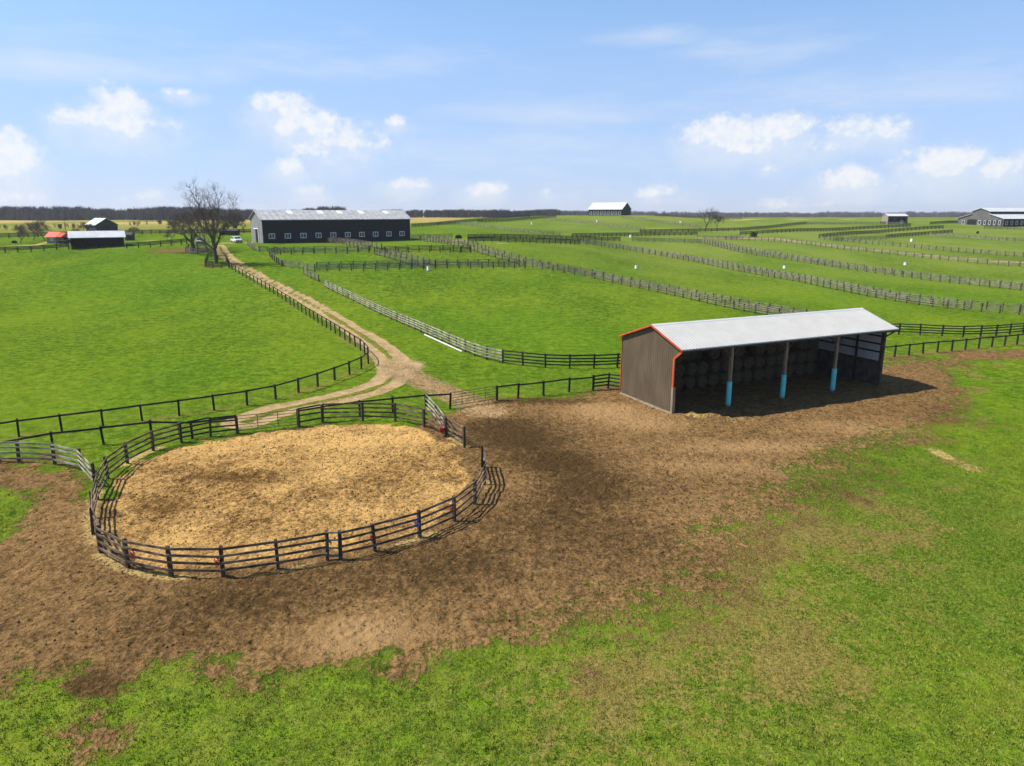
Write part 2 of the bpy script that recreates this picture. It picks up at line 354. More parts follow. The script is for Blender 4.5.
    for px, py, rx, ry, a in ((175, 250.5, 9, 5, .8), (165, 252, 7, 3, .5), (95, 249.5, 8, 2.0, .55), (212, 266, 4, 3, .6), (194, 252, 5, 3, .7)): soil[k] = np.maximum(soil[k], a * blob(X, Y, px, py, rx, ry))
    tk = np.maximum(tk, .75 * np.exp(-(seg_dist(X, Y, gps([(0, 246.5), (36, 245), (60, 239.5), (75, 238)])) / 1.2) ** 2))
    dd = np.maximum(dd, .75 * np.exp(-(seg_dist(X, Y, gps([(735, 220.2), (790, 219.6), (850, 219.2)])) / 8) ** 2))
    for pl, a_, w_ in (([(-20, 293), (60, 287), (110, 282), (160, 279), (190, 277.5)], .42, .9), ([(330, 318), (420, 292), (520, 279)], .18, 1.5), ([(60, 330), (200, 330), (310, 350)], .16, 2.0), ([(395, 300), (560, 312), (640, 322)], .2, 1.6)):
        worn[k] += a_ * np.exp(-(seg_dist(X, Y, gps(pl)) / w_) ** 2) * (.4 + .9 * vnoise(X * .2, Y * .2, 61)) if True else 0
    dry[k] += dd; track[k] = np.maximum(track[k], tk)
    return soil, sand, track, np.clip(tone, -1, 1), np.clip(dry, 0, 1), np.clip(worn, 0, 1)

# ------------------------------------------------------------------ ground material
def ground_material():
    t = NT('paddock_ground')
    soil, sand, track, tone, dry, worn = (t.attr(k) for k in ('soil', 'sand', 'track', 'tone', 'dry', 'worn'))
    big = t.noise(.018, 3, .5); field = t.noise(.06, 4, .6, stretch=(1, .55, 1)); mid = t.noise(.6, 6, .7)
    clump = t.noise(2.1, 4, .62); fine = t.noise(6.5, 4, .65); vf = t.noise(19, 3, .6)
    nearf = t.attr('near')
    # grass
    clod = t.noise(.95, 5, .7)
    gmixf = t.math('ADD', t.math('MULTIPLY', clump, .34), t.math('ADD', t.math('MULTIPLY', fine, .26), t.math('ADD', t.math('MULTIPLY', field, .16), t.math('MULTIPLY', clod, .24))))
    g = t.mix(t.step(gmixf, .42, .585), (0.050, 0.094, 0.007), (0.150, 0.238, 0.012))
    g = t.mix(t.math('MULTIPLY', t.step(t.math('ADD', t.math('MULTIPLY', mid, .6), t.math('MULTIPLY', field, .4)),   .45, .61), .42), g, (0.190, 0.215, 0.014))
    g = t.mix(t.math('MULTIPLY', t.step(big, .42, .62), .35), g, (0.070, 0.165, 0.008))
    g = t.mix(t.math('MULTIPLY', t.step(tone, -.08, -.8), .75), g, t.mix(t.step(fine, .4, .6), (0.034, 0.076, 0.006), (0.098, 0.180, 0.014)))
    g = t.mix(t.math('MULTIPLY', nearf, t.step(t.math('ADD', t.math('MULTIPLY', mid, .5), t.math('MULTIPLY', fine, .5)), .38, .70)), g, (0.172, 0.182, 0.028))
    g = t.mix(t.math('MULTIPLY', t.step(vf, .52, .36), t.math('ADD', .38, t.math('MULTIPLY', nearf, .22))), g, (0.020, 0.036, 0.006))
    tuft = t.noise(.8, 7, .78)
    g = t.mix(t.math('MULTIPLY', t.step(tuft, .60, .40), t.math('SUBTRACT', 1.0, t.math('MULTIPLY', nearf, .7))), g, t.mix(1.0, g, (.74, .76, .68), 'MULTIPLY'))
    g = t.mix(t.math('MULTIPLY', t.step(tuft, .52, .68), .35), g, (0.185, 0.225, 0.035))
    sp = t.n('ShaderNodeSeparateXYZ'); t.put(sp.inputs[0], t.pos())
    hill = t.math('MULTIPLY', t.step(sp.outputs[1], 95, 260), t.step(sp.outputs[0], -60, 70))
    g = t.mix(t.math('MULTIPLY', hill, t.math('ADD', .28, t.math('MULTIPLY', t.step(field, .35, .65), .4))), g, (0.155, 0.178, 0.040))
    # straw-dry grass
    dcol = t.mix(t.step(fine, .35, .65), (0.25, 0.165, 0.055), (0.48, 0.345, 0.130))
    nz = t.math('ADD', t.math('MULTIPLY', t.math('SUBTRACT', clump, .5), .7), t.math('MULTIPLY', t.math('SUBTRACT', fine, .5), .9))
    c = t.mix(t.step(t.math('ADD', dry, nz), .30, .75), g, dcol)
    # bare soil
    sf = t.math('ADD', t.math('ADD', t.math('MULTIPLY', fine, .42), t.math('MULTIPLY', clump, .38)), t.math('MULTIPLY', vf, .30))
    sf = t.math('ADD', t.math('ADD', sf, t.math('MULTIPLY', t.math('SUBTRACT', mid, .5), .25)), t.math('MULTIPLY', tone, .19))
    scol = t.mix(t.step(sf, .38, .72), (0.060, 0.035, 0.014), (0.270, 0.158, 0.062))
    scol = t.mix(t.math('MULTIPLY', t.step(tone, .1, .9), .5), scol, t.mix(vf, (.29, .175, .078), (.38, .245, .12)))
    scol = t.mix(t.math('MULTIPLY', t.step(t.math('ADD', dry, nz), .35, .8), .8), scol, dcol)
    ocol = t.mix(t.step(t.math('ADD', t.math('MULTIPLY', fine, .6), t.math('MULTIPLY', vf, .4)), .36, .62), (0.085, 0.060, 0.017), (0.265, 0.172, 0.060))
    c = t.mix(t.math('MULTIPLY', t.step(t.math('ADD', worn, t.math('ADD', t.math('MULTIPLY', nz, 1.0), t.math('MULTIPLY', t.math('SUBTRACT', tuft, .5), 1.5))), .30, .66), .72), c, ocol)
    sm = t.step(t.math('ADD', t.math('ADD', soil, t.math('MULTIPLY', worn, .30)), t.math('ADD', t.math('MULTIPLY', nz, 1.3), t.math('MULTIPLY', t.math('SUBTRACT', tuft, .5), .9))), .40, .66)
    c = t.mix(sm, c, scol)
    # riding-pen footing
    pf = t.math('ADD', t.math('ADD', t.math('MULTIPLY', fine, .42), t.math('MULTIPLY', clump, .34)), t.math('ADD', t.math('MULTIPLY', vf, .30), t.math('MULTIPLY', tone, .17)))
    pf = t.math('ADD', pf, t.math('MULTIPLY', t.math('SUBTRACT', t.noise(.33, 5, .7), .5), .42))
    pcol = t.mix(t.step(pf, .36, .64), (0.090, 0.044, 0.013), (0.50, 0.300, 0.102))
    c = t.mix(t.step(t.math('ADD', sand, t.math('MULTIPLY', nz, .5)), .3, .65), c, pcol)
    # gravel ruts
    tcol = t.mix(t.step(t.math('ADD', t.math('MULTIPLY', fine, .5), t.math('MULTIPLY', mid, .5)), .34, .66), (0.215, 0.135, 0.062), (0.43, 0.305, 0.155))
    c = t.mix(t.step(t.math('ADD', track, t.math('MULTIPLY', nz, .55)), .36, .66), c, tcol)
    vo = t.n('ShaderNodeTexVoronoi', feature='SMOOTH_F1'); vo.inputs['Scale'].default_value = 3.0; t.put(vo.inputs['Vector'], t.pos())
    hoof = t.math('MULTIPLY', t.step(vo.outputs['Distance'], .10, .42), t.math('MULTIPLY', t.math('MAXIMUM', sm, sand), .42))
    hgt = t.math('ADD', t.math('ADD', t.math('ADD', t.math('ADD', hoof, clump), t.math('MULTIPLY', clod, 1.2)), t.math('MULTIPLY', fine, .8)), t.math('MULTIPLY', vf, .45))
    dist = t.math('ADD', .11, t.math('MULTIPLY', sm, .05))
    b = t.n('ShaderNodeBump'); t.put(b.inputs['Height'], hgt); t.put(b.inputs['Distance'], dist); b.inputs['Strength'].default_value = .9
    return t.out(c, 1.0, .0, b.outputs[0])
M['ground'] = ground_material()

# ------------------------------------------------------------------ the ground: one sheet, a fan of cells growing with distance, split by what covers it
def build_ground():
    ax, ay = 0.0, -10.0
    ang = np.concatenate([np.linspace(-84, -52, 90)[:-1], np.linspace(-52, 52, 1180), np.linspace(52, 84, 90)[1:]]) * math.pi / 180
    rr = [19.0]
    while rr[-1] < 118: rr.append(rr[-1] * 1.0031)
    while rr[-1] < 5600: rr.append(rr[-1] * 1.018)
    rr = np.array(rr); na, nr = len(ang), len(rr)
    A, RR = np.meshgrid(ang, rr)
    x = (ax + np.sin(A) * RR).ravel(); y = (ay + np.cos(A) * RR).ravel()
    z = terrain(x, y)
    so, sa, tr, to, dr, wo = fields(x, y)
    nr_ = sstep(112, 80, y)
    rough = .022 + .030 * np.maximum(so, sa) + .0 * tr
    n1 = vnoise(x * 1.3, y * 1.3, 21) - .5; n2 = vnoise(x * 3.1, y * 3.1, 22) - .5; n3 = vnoise(x * 6.3, y * 6.3, 23) - .5
    z = z + nr_ * rough * (n1 * 1.6 + n2 * 1.5 + n3 * .9) * np.where(tr > .3, .5, 1)
    # ruts, raised fence-line litter and the straw bank before the shed
    z = z - .05 * tr * sstep(210, 180, y)
    for px, py, rx, ry, hh in ((700, 416, 2.3, .8, .24), (738, 420, 2.2, .6, .16), (640, 398, 2.5, .8, .08)):
        c = gp(px, py); z = z + hh * np.exp(-(((x - c[0]) / rx) ** 2 + ((y - c[1]) / ry) ** 2)) * (.6 + .8 * vnoise(x * 2.2, y * 2.2, 30))
    idx = np.arange(na * nr).reshape(nr, na)
    q = np.stack([idx[:-1, :-1], idx[:-1, 1:], idx[1:, 1:], idx[1:, :-1]], -1).reshape(-1, 4)
    # smooth vertex normals of the whole sheet, so that no seam shows between its pieces
    Pm = np.stack([x, y, z], -1).reshape(nr, na, 3)
    du = np.gradient(Pm, axis=1); dv = np.gradient(Pm, axis=0)
    nm = np.cross(du, dv).reshape(-1, 3); nm /= np.linalg.norm(nm, axis=1)[:, None]; nm *= np.sign(nm[:, 2:3])
    ps, pt, pn = sa[q].mean(1), tr[q].mean(1), so[q].mean(1)
    cx, cy = x[q].mean(1), y[q].mean(1)
    cls = np.zeros(len(q), int)
    cls[(pn > .5) & (cy < 105)] = 1
    cls[(ps > .4)] = 2
    cls[(pt > .42) & (ps < .4)] = 3
    nearattr = sstep(50, 33, y + np.maximum(0, -x - 10) * .3) * .8 + .12 * sstep(75, 55, y)
    data = dict(soil=so, sand=sa, track=tr, tone=to, dry=dr, worn=wo, near=nearattr)
    for ci, nm_ in enumerate(('ground', 'dirt_yard', 'pen_sand', 'dirt_road')):
        fq = q[cls == ci]
        used = np.unique(fq); mp = np.full(na * nr, -1); mp[used] = np.arange(len(used)); fq = mp[fq]
        me = bpy.data.meshes.new(nm_)
        me.vertices.add(len(used)); me.vertices.foreach_set('co', np.stack([x, y, z], -1)[used].astype(np.float32).ravel())
        me.loops.add(len(fq) * 4); me.loops.foreach_set('vertex_index', fq.astype(np.int32).ravel())
        me.polygons.add(len(fq)); me.polygons.foreach_set('loop_start', np.arange(0, len(fq) * 4, 4, dtype=np.int32))
        me.polygons.foreach_set('use_smooth', np.ones(len(fq), bool))
        me.update(calc_edges=True)
        for k, v in data.items():
            me.attributes.new(k, 'FLOAT', 'POINT').data.foreach_set('value', v[used].astype(np.float32))
        me.normals_split_custom_set_from_vertices(nm[used].astype(np.float32))
        me.materials.append(M['ground'])
        o = bpy.data.objects.new(nm_, me); COL.objects.link(o)
        lab, cat = {'ground': ('rolling green pasture running out to the wooded horizon', 'ground'), 'dirt_yard': ('trampled brown earth round the pen and in front of the hay shed', 'dirt'),
                    'pen_sand': ('churned tan sand footing inside the board pen', 'sand'), 'dirt_road': ('pale two rut farm track with its forks and lanes', 'track')}[nm_]
        tag(o, lab, cat, kind='structure')

# ------------------------------------------------------------------ grass blades and loose straw on the near ground
def blades(name, n, region, size, mat, label, cat, accept, lay=0.35, per=4):
    x = rng.uniform(region[0], region[1], n); y = rng.uniform(region[2], region[3], n)
    so, sa, tr, to, dr, wo = fields(x, y)
    ok = accept(x, y, so, sa, tr, dr, wo); x, y = x[ok], y[ok]; n = len(x)
    z = terrain(x, y)
    vs = []
    tint = rng.random(n)
    for k in range(per):
        a = rng.uniform(0, 2 * math.pi, n); ln = size * rng.uniform(.55, 1.3, n); w = size * rng.uniform(.10, .2, n)
        ca, sa_ = np.cos(a), np.sin(a); lean = ln * rng.uniform(lay * .3, lay * 1.7, n)
        bx, by = x + rng.normal(0, size * .45, n), y + rng.normal(0, size * .45, n)
        p0 = np.stack([bx - sa_ * w, by + ca * w, z - .01], -1); p1 = np.stack([bx + sa_ * w, by - ca * w, z - .01], -1)
        p2 = np.stack([bx + ca * lean, by + sa_ * lean, z + np.maximum(ln * (1 - .5 * lay), .02)], -1)
        vs.append(np.stack([p0, p1, p2], 1))
    V = np.concatenate(vs, 0).reshape(-1, 3).astype(np.float32); nt = len(V) // 3
    me = bpy.data.meshes.new(name); me.vertices.add(len(V)); me.vertices.foreach_set('co', V.ravel())
    me.loops.add(len(V)); me.loops.foreach_set('vertex_index', np.arange(len(V), dtype=np.int32))
    me.polygons.add(nt); me.polygons.foreach_set('loop_start', np.arange(0, len(V), 3, dtype=np.int32)); me.update(calc_edges=True)
    me.attributes.new('tint', 'FLOAT', 'POINT').data.foreach_set('value', np.tile(np.repeat(tint, 3), per).astype(np.float32))
    me.materials.append(M[mat]); o = bpy.data.objects.new(name, me); COL.objects.link(o)
    return tag(o, label, cat, kind='stuff')
def blade_mat(name, a, b, c):
    t = NT(name); tn = t.attr('tint'); k = t.step(t.math('ADD', t.math('MULTIPLY', tn, .6), t.math('MULTIPLY', t.noise(.5, 4, .6), .5)), .3, .8)
    col = t.mix(k, a, b); col = t.mix(t.math('MULTIPLY', t.step(tn, .78, .95), .8), col, c)
    return t.out(col, .8, .15)
M['blade'] = blade_mat('pasture_grass_blades', (0.085, 0.140, 0.008), (0.180, 0.225, 0.018), (0.310, 0.255, 0.070))
M['straw'] = blade_mat('loose_straw', (0.22, 0.15, 0.06), (0.42, 0.31, 0.13), (0.50, 0.40, 0.20))

def clods(name, n, region, label, accept, mat):
    x = rng.uniform(region[0], region[1], n); y = rng.uniform(region[2], region[3], n)
    so, sa, tr, to, dr, wo = fields(x, y); ok = accept(x, y, so, sa, tr, dr, to); x, y = x[ok], y[ok]; n = len(x)
    sz = .014 + .055 * rng.random(n) ** 4; c = np.stack([x, y, terrain(x, y) + sz * .25], -1)
    off = np.array([(1, 0, 0), (0, 1, 0), (-1, 0, 0), (0, -1, 0), (0, 0, 1), (0, 0, -1)], float)
    a = rng.uniform(0, 6.283, n); ca, sa_ = np.cos(a), np.sin(a)
    o = off[None] * (sz[:, None, None] * rng.uniform(.6, 1.3, (n, 6, 1))) * np.array([1.2, .9, .75])
    o = np.stack([o[..., 0] * ca[:, None] - o[..., 1] * sa_[:, None], o[..., 0] * sa_[:, None] + o[..., 1] * ca[:, None], o[..., 2]], -1)
    V = (c[:, None] + o).reshape(-1, 3).astype(np.float32)
    tri = np.array([(0, 1, 4), (1, 2, 4), (2, 3, 4), (3, 0, 4), (1, 0, 5), (2, 1, 5), (3, 2, 5), (0, 3, 5)]); F = (tri[None] + (np.arange(n) * 6)[:, None, None]).reshape(-1).astype(np.int32)
    me = bpy.data.meshes.new(name); me.vertices.add(len(V)); me.vertices.foreach_set('co', V.ravel()); me.loops.add(len(F)); me.loops.foreach_set('vertex_index', F)
    me.polygons.add(len(F) // 3); me.polygons.foreach_set('loop_start', np.arange(0, len(F), 3, dtype=np.int32)); me.update(calc_edges=True)
    me.attributes.new('tint', 'FLOAT', 'POINT').data.foreach_set('value', np.repeat(np.clip(rng.random(n) * .8 + to[ok] * .35, 0, 1), 6).astype(np.float32))
    me.materials.append(M[mat]); ob = bpy.data.objects.new(name, me); COL.objects.link(ob)
    return tag(ob, label, 'dirt clods', kind='stuff')
# ------------------------------------------------------------------ fences
_pm = {}
def post_mesh(w, h, mat):
    k = (round(w, 3), round(h, 3), mat)
    if k not in _pm:
        b = MB(); a = w / 2; t = a * .86
        b.add([(-a, -a, -.35), (a, -a, -.35), (a, a, -.35), (-a, a, -.35), (-a, -a, h), (a, -a, h), (a, a, h + .01), (-a, a, h + .01), (-t, -t, h + .035), (t, -t, h + .035), (t, t, h + .045), (-t, t, h + .045)],
              [(3, 2, 1, 0), (0, 1, 5, 4), (1, 2, 6, 5), (2, 3, 7, 6), (3, 0, 4, 7), (4, 5, 9, 8), (5, 6, 10, 9), (6, 7, 11, 10), (7, 4, 8, 11), (8, 9, 10, 11)])
        o = b.build('post', mat); me = o.data; bpy.data.objects.remove(o); _pm[k] = me
    return _pm[k]
def resample(P, step):
    P = np.asarray(P, float); d = np.r_[0, np.cumsum(np.linalg.norm(np.diff(P, axis=0), axis=1))]
    n = max(int(round(d[-1] / step)), 1); s = np.linspace(0, d[-1], n + 1)
    return np.stack([np.interp(s, d, P[:, 0]), np.interp(s, d, P[:, 1])], -1)
def smooth_line(P, it=2):
    P = np.asarray(P, float)
    for _ in range(it):
        a = P[:-1] * .75 + P[1:] * .25; b = P[:-1] * .25 + P[1:] * .75
        Q = np.empty((2 * len(a), 2)); Q[0::2] = a; Q[1::2] = b
        P = np.vstack([P[:1], Q[1:-1], P[-1:]])
    return P
def offset_line(P, d):
    T = np.gradient(P, axis=0); T /= np.linalg.norm(T, axis=1)[:, None] + 1e-9
    return P + np.stack([-T[:, 1], T[:, 0]], -1) * d
def fence(label, P, step=2.44, h=1.32, rails=4, pw=.13, post='post_dark', rail='rail_dark', board=.135, side=1, wire=False, single=False, keep=False, group=None, gaps=(), lowest=.27, top=.945, name='board_fence', cat='fence', jit=.018, smooth=True, raw=False):
    P = np.asarray(P, float)
    if not raw: P = P if keep else resample(smooth_line(P) if smooth else P, step)
    if not keep: FENCE_LINES.append((P, .34 if name == 'board_fence' else .3, 1.0 if P[:, 1].mean() < 120 else 1.6))
    n = len(P); Z = terrain(P[:, 0], P[:, 1]); o0 = np.array([P[0, 0], P[0, 1], Z[0]])
    root = None if single else empty(name, tuple(o0), 0, label, cat, group)
    Q = np.c_[P, Z] - o0
    T = np.gradient(P, axis=0) if n > 1 else np.array([[1, 0]]); T /= np.linalg.norm(T, axis=1)[:, None] + 1e-9
    N = np.stack([T[:, 1], -T[:, 0]], -1) * side
    fr = [lowest + (top - lowest) * i / max(rails - 1, 1) for i in range(rails)] if rails > 1 else [top]
    Mb = [MB() for _ in fr]; sp = MB(); order = np.argsort(np.hypot(P[:, 0], P[:, 1]))
    near = set(order[:100].tolist())
    off = pw / 2 + .021
    for i in range(n):
        if single or i not in near:
            a = pw / 2; c = Q[i]; sp.box(c[0] - a, c[0] + a, c[1] - a, c[1] + a, c[2] - .3, c[2] + h + .03)
        else:
            me = post_mesh(pw, h, post); p = bpy.data.objects.new('post', me); COL.objects.link(p); p.parent = root
            p.location = Q[i] + np.array([0, 0, random.uniform(-.02, .02)]); p.rotation_euler = (random.gauss(0, .024), random.gauss(0, .024), math.atan2(T[i, 1], T[i, 0]))
    for i in range(n - 1):
        if i in gaps: continue
        for k, f in enumerate(fr):
            a = Q[i].copy(); b = Q[i + 1].copy()
            a[:2] += N[i] * off; b[:2] += N[i + 1] * off
            e = .004 * ((i + k) % 2); a[:2] += N[i] * e; b[:2] += N[i + 1] * e
            a[2] += h * f + random.gauss(0, jit); b[2] += h * f + random.gauss(0, jit)
            Mb[k].bar(a, b, .036, board)
    if single:
        for m in Mb: sp.add(m.v, m.f)
        o = sp.build(name, rail, loc=tuple(o0)); return tag(o, label, cat, group)
    if sp.v: tag(sp.build('post', post, root), kind='stuff')
    for m in Mb:
        if m.v: m.build('rail', rail, root)
    if wire:
        w = MB()
        for i in range(n - 1):
            if i in gaps: continue
            a = Q[i].copy(); b = Q[i + 1].copy(); a[:2] -= N[i] * .0; b[:2] -= N[i] * .0
            for f in (.08, .2, .34, .48, .62, .76): w.tube([a + [0, 0, h * f], b + [0, 0, h * f]], .004, 3, False)
            m = int(np.linalg.norm(b - a) / .3)
            for j in range(1, m):
                c = a + (b - a) * j / m; w.tube([c + [0, 0, h * .08], c + [0, 0, h * .78]], .0035, 3, False)
        w.build('wire_mesh', 'wire', root)
    return root

G_PEN = 'weathered board panels ringing the sand pen'
pk = dict(h=1.34, rails=4, pw=.14, top=.975, post='post_old', rail='rail_pen', board=.11, keep=True, lowest=.24, jit=.02)
fence('weathered board fence round the shadowed curve of the sand pen beside the wing fence', PEN_L, side=-1, group=G_PEN, **pk)
fence('weathered board fence closing the near curve of the sand pen, red tack on it', PEN_F, side=1, group=G_PEN, **pk)
fence('weathered board fence up to the open gateway of the sand pen, blue tack on it', PEN_R, side=1, group=G_PEN, **pk)
fence('weathered board fence along the far curve of the sand pen with a red bucket', PEN_B, side=-1, group=G_PEN, **pk)
fence('short dark boards between the pen gate and the shadowed side of the sand pen', gps([(181.4, 442.6), (210.8, 436.4), (237.3, 433.9)]), group=G_PEN, side=-1, **{**pk, 'rail': 'rail_dark'})
fence('dark board stub joining the tube gate to the far curve of the sand pen', gps([(299.2, 427), (322.4, 422.6)]), group=G_PEN, side=-1, **{**pk, 'rail': 'rail_dark', 'rails': 3})
fence('pale four board wing fence curving into the sand pen from the picture edge', gps([(-52, 465), (-18, 463), (19, 462), (55, 464), (81.6, 470.5), (95.6, 486)]), side=1, **{**pk, 'rail': 'rail_silver', 'pw': .14})
fence('short pale slanting board chute between the yard fence and the sand pen', gps([(427, 410.6), (436, 420), (446, 434.5)]), side=1, **{**pk, 'rail': 'rail_silver'})
# narrow walk-through between two panels of the pen
def small_gate(a, b, label, mat, bars, h, r, name='gate', uprights=1):
    a = np.array([*a, H(*a)]); b = np.array([*b, H(*b)])
    root = empty(name, tuple(a), 0, label, 'gate'); d = b - a; L = np.linalg.norm(d)
    f = MB(); z0, z1 = .18, h
    for t in (.015, .985): f.tube([d * t + [0, 0, z0], d * t + [0, 0, z1]], r * 1.2, 8)
    f.tube([d * .015 + [0, 0, z1], d * .985 + [0, 0, z1]], r * 1.2, 8); f.tube([d * .015 + [0, 0, z0], d * .985 + [0, 0, z0]], r * 1.2, 8)
    f.build('gate_frame', mat, root)
    for k in range(1, bars + 1):
        z = z0 + (z1 - z0) * k / (bars + 1); m = MB(); m.tube([d * .015 + [0, 0, z], d * .985 + [0, 0, z]], r, 6); m.build('bar', mat, root)
    for k in range(1, uprights + 1):
        t = k / (uprights + 1); m = MB(); m.tube([d * t + [0, 0, z0], d * t + [0, 0, z1]], r * 1.1, 6); m.build('upright', mat, root)
    for hz in (.4, h - .2):
        h_ = MB(); h_.box(-.05, .05, -.03, .03, hz, hz + .1); h_.build('hinge', 'metal', root)
    return root
small_gate(PEN_F[-1], PEN_R[0], 'narrow timber walk through gate between two near pen panels', 'rail_old', 2, 1.3, .045, 'walk_gate', 0)
small_gate(gp(237.8, 433.4), gp(298.4, 426.4), 'tubular field gate closing the track into the sand pen', 'gate_tube', 4, 1.25, .022, 'field_gate', 2)
small_gate(gp(450.4, 408.3), gp(496.6, 400.6), 'tubular field gate across the faint track into the dirt yard', 'gate_tube', 4, 1.25, .022, 'field_gate', 3)

nk = dict(h=1.25, rails=1, pw=.14, wire=True, board=.13)
fence('black single rail fence bordering the bright field and turning up beside the track', F1, step=2.55, **nk)
fence('black post and top rail fence running behind the wing fence to the pen gate', F2, step=3.0, **nk)
fence('black post and top rail fence rising from the pen gate to the yard gate', F2B, keep=True, **nk)
fence('black post and top rail fence from the yard gate towards the brown hay shed', F2C, keep=True, **nk)
fence('black post and top rail fence leaving the shaded end of the hay shed', F3, step=2.2, **nk)
fence('short black four board fence butting against the brown shed corner', gps([(593, 390.2), (608, 388.4), (623.2, 390.6)]), h=1.35, rails=4, pw=.15, keep=True)

F4 = gps([(324.5, 286.5), (333, 291.5), (354, 301), (375, 311.5), (396.6, 321.5), (421, 332), (443.6, 342.3), (471.5, 354.8), (484.5, 359.4), (502.7, 363.2), (522, 365.8), (544, 367.8), (569, 368.7), (592, 368.4), (614, 367.6), (640, 366), (740, 353), (820, 341), (880, 334.6), (897, 334), (916, 335), (935, 336), (954, 337), (971, 337), (996, 335.8), (1017, 334), (1060, 331), (1100, 328)])
kF = 10  # one fence: sunlit run coloured bright, back-lit run coloured dark
fence('silvered four board fence, toned as sunlit, curving along the track side of the big paddock', F4[:kF], h=1.4, rails=4, pw=.15, post='post_dark', rail='rail_silver', side=1)
fence('four board fence, toned dark as back-lit, passing behind the brown hay shed', F4[kF - 1:], h=1.4, rails=4, pw=.15, post='post_dark', rail='rail_dark', side=1)
fence('short isolated piece of pale board fence at the paddock corner by the track', gps([(304, 274.5), (311, 278.2), (319, 282.2)]), h=1.4, rails=4, pw=.15, rail='rail_pale')

GD = 'double rows of paddock fencing on the rising pasture'
def double(label_front, label_back, px, gap=2.8, step=2.44, front='rail_pale', back='rail_old', h=1.35, single=False, rails=4, post='post_dark', board=.105):
    P = resample(smooth_line(gps(px)), step)
    T = P[-1] - P[0]; sgn = 1 if T[0] > 0 else -1
    fence(label_front, P, h=h, rails=rails, board=board, pw=.18, rail=front, post=post, raw=True, group=GD, single=single)
    if label_back:
        fence(label_back, offset_line(P, gap * sgn), h=h, rails=rails, board=board, pw=.18, rail=back, post=post, raw=True, group=GD, single=single)
double('long pale fence slanting from the black barn to the hay shed, yard side row', 'long pale fence slanting from the black barn to the hay shed, hill side row',
       [(421, 241), (430, 242), (452, 245.4), (469, 248.7), (480, 254), (500, 258.8), (533, 268), (582, 275.6), (620, 284.3), (673, 295), (734, 309.5), (770, 316), (806, 322)], front='rail_pale', back='rail_pale')
double('pale board fence starting mid pasture and crossing above the hay shed roof, lower row', 'pale board fence starting mid pasture and crossing above the hay shed roof, upper row',
       [(579, 243.6), (600, 246.2), (640, 252.3), (690, 261), (734.5, 270.4), (788.5, 280), (834, 289.5), (883, 299.5), (927, 306.3), (975, 311.5), (1020, 315), (1080, 319)], front='rail_pale', back='rail_old')
double('pale board fence below the pair of white waterers on the open slope, lower row', 'pale board fence below the pair of white waterers on the open slope, upper row',
       [(697, 242), (718, 247), (740, 252.7), (793, 261), (833, 267.5), (883.5, 274.2), (917, 279), (952, 283.2), (992, 287.4), (1013, 289.8), (1080, 297)], front='rail_pale', back='rail_old')
double('grey board fence following the near side of the pale gravel lane', None,
       [(726, 239.6), (740, 240.4), (788, 242.4), (833, 248.6), (883, 253.8), (922, 258), (950, 261), (1000, 265.4), (1024, 267), (1090, 272)], front='rail_old', single=False)
double('grey board fence following the far side of the pale gravel lane', None,
       [(819, 239), (845, 241.6), (880, 245.2), (904, 247.2), (964, 252.4), (994, 255.2), (1024, 257.3), (1080, 262)], front='rail_pale')
double('dark board fence facing us below the small paddocks by the barn, near row', 'dark board fence facing us below the small paddocks by the barn, far row',
       [(315, 271.6), (336, 271), (380, 270), (434, 269.2), (480, 268.8), (525, 268.4)], front='rail_old', back='rail_old', gap=3)
fence('pale end boards curving up the track side of the small barn paddocks', gps([(281.6, 266.5), (275, 262), (270, 257.5), (269.5, 254.5), (277, 252.5)]), rail='rail_pale', step=2.2)
fence('dark board fence linking the curved end boards to the near paddock row', gps([(283, 266.3), (300, 268.5), (315, 271)]), rail='rail_old')
double('dark board fence across the grass in front of the windowed black barn, near row', 'dark board fence across the grass in front of the windowed black barn, far row',
       [(270, 254.4), (292, 254.8), (324, 254), (344, 253.4), (369, 253)], front='rail_old', back='rail_old', gap=2.6)
double('dark board fence continuing past the diagonal chute towards the pasture, near row', 'dark board fence continuing past the diagonal chute towards the pasture, far row',
       [(377, 254.6), (410, 252.6), (434, 252.2), (463, 253.4), (471, 253.2)], front='rail_dark', back='rail_dark', gap=2.6)
double('pale diagonal boards leaving the middle of the black barn, lower row', 'pale diagonal boards leaving the middle of the black barn, upper row',
       [(326, 242.6), (340, 244), (356, 247), (371, 250.3)], front='rail_pale', back='rail_pale')
double('pale diagonal boards between two small paddocks, lower row', 'pale diagonal boards between two small paddocks, upper row',
       [(375, 254.6), (390, 258.6), (410, 264.2), (424, 268)], front='rail_pale', back='rail_pale')
fence('pale curved boards from the barn door to the track', gps([(247.5, 245), (253, 250), (259.6, 252), (268, 252.3)]), rail='rail_pale', step=2.2)
fence('dark board guard round the big bare tree', gps([(205.5, 266.8), (220, 268.6), (230, 267.6), (226, 261.3), (208, 261), (205.5, 266.8)]), rail='rail_dark', step=2.2, h=1.3, smooth=False)
fence('dark board guard round the browner bare tree', gps([(186, 252.6), (196, 254.4), (209, 254), (206, 249.8), (189, 249.6), (186, 252.6)]), rail='rail_old', step=2.2, h=1.3, smooth=False)
fence('dark two rail fence along the far edge of the bright field, sheds behind it', gps([(-60, 254.6), (-25, 253.7), (13, 252.7), (26, 252), (38, 251.4), (49, 250.8), (61, 249.8), (69, 249)]), rail='rail_dark', rails=3, lowest=.5, step=2.6, h=1.35, board=.2, pw=.2)
fence('dark two rail fence between the white roofed shed and the browner tree', gps([(127, 248.6), (136, 248.2), (155, 247.2), (163, 246), (181, 244.8), (187, 243.8)]), rail='rail_dark', rails=3, lowest=.5, step=2.6, h=1.35, board=.2, pw=.2)
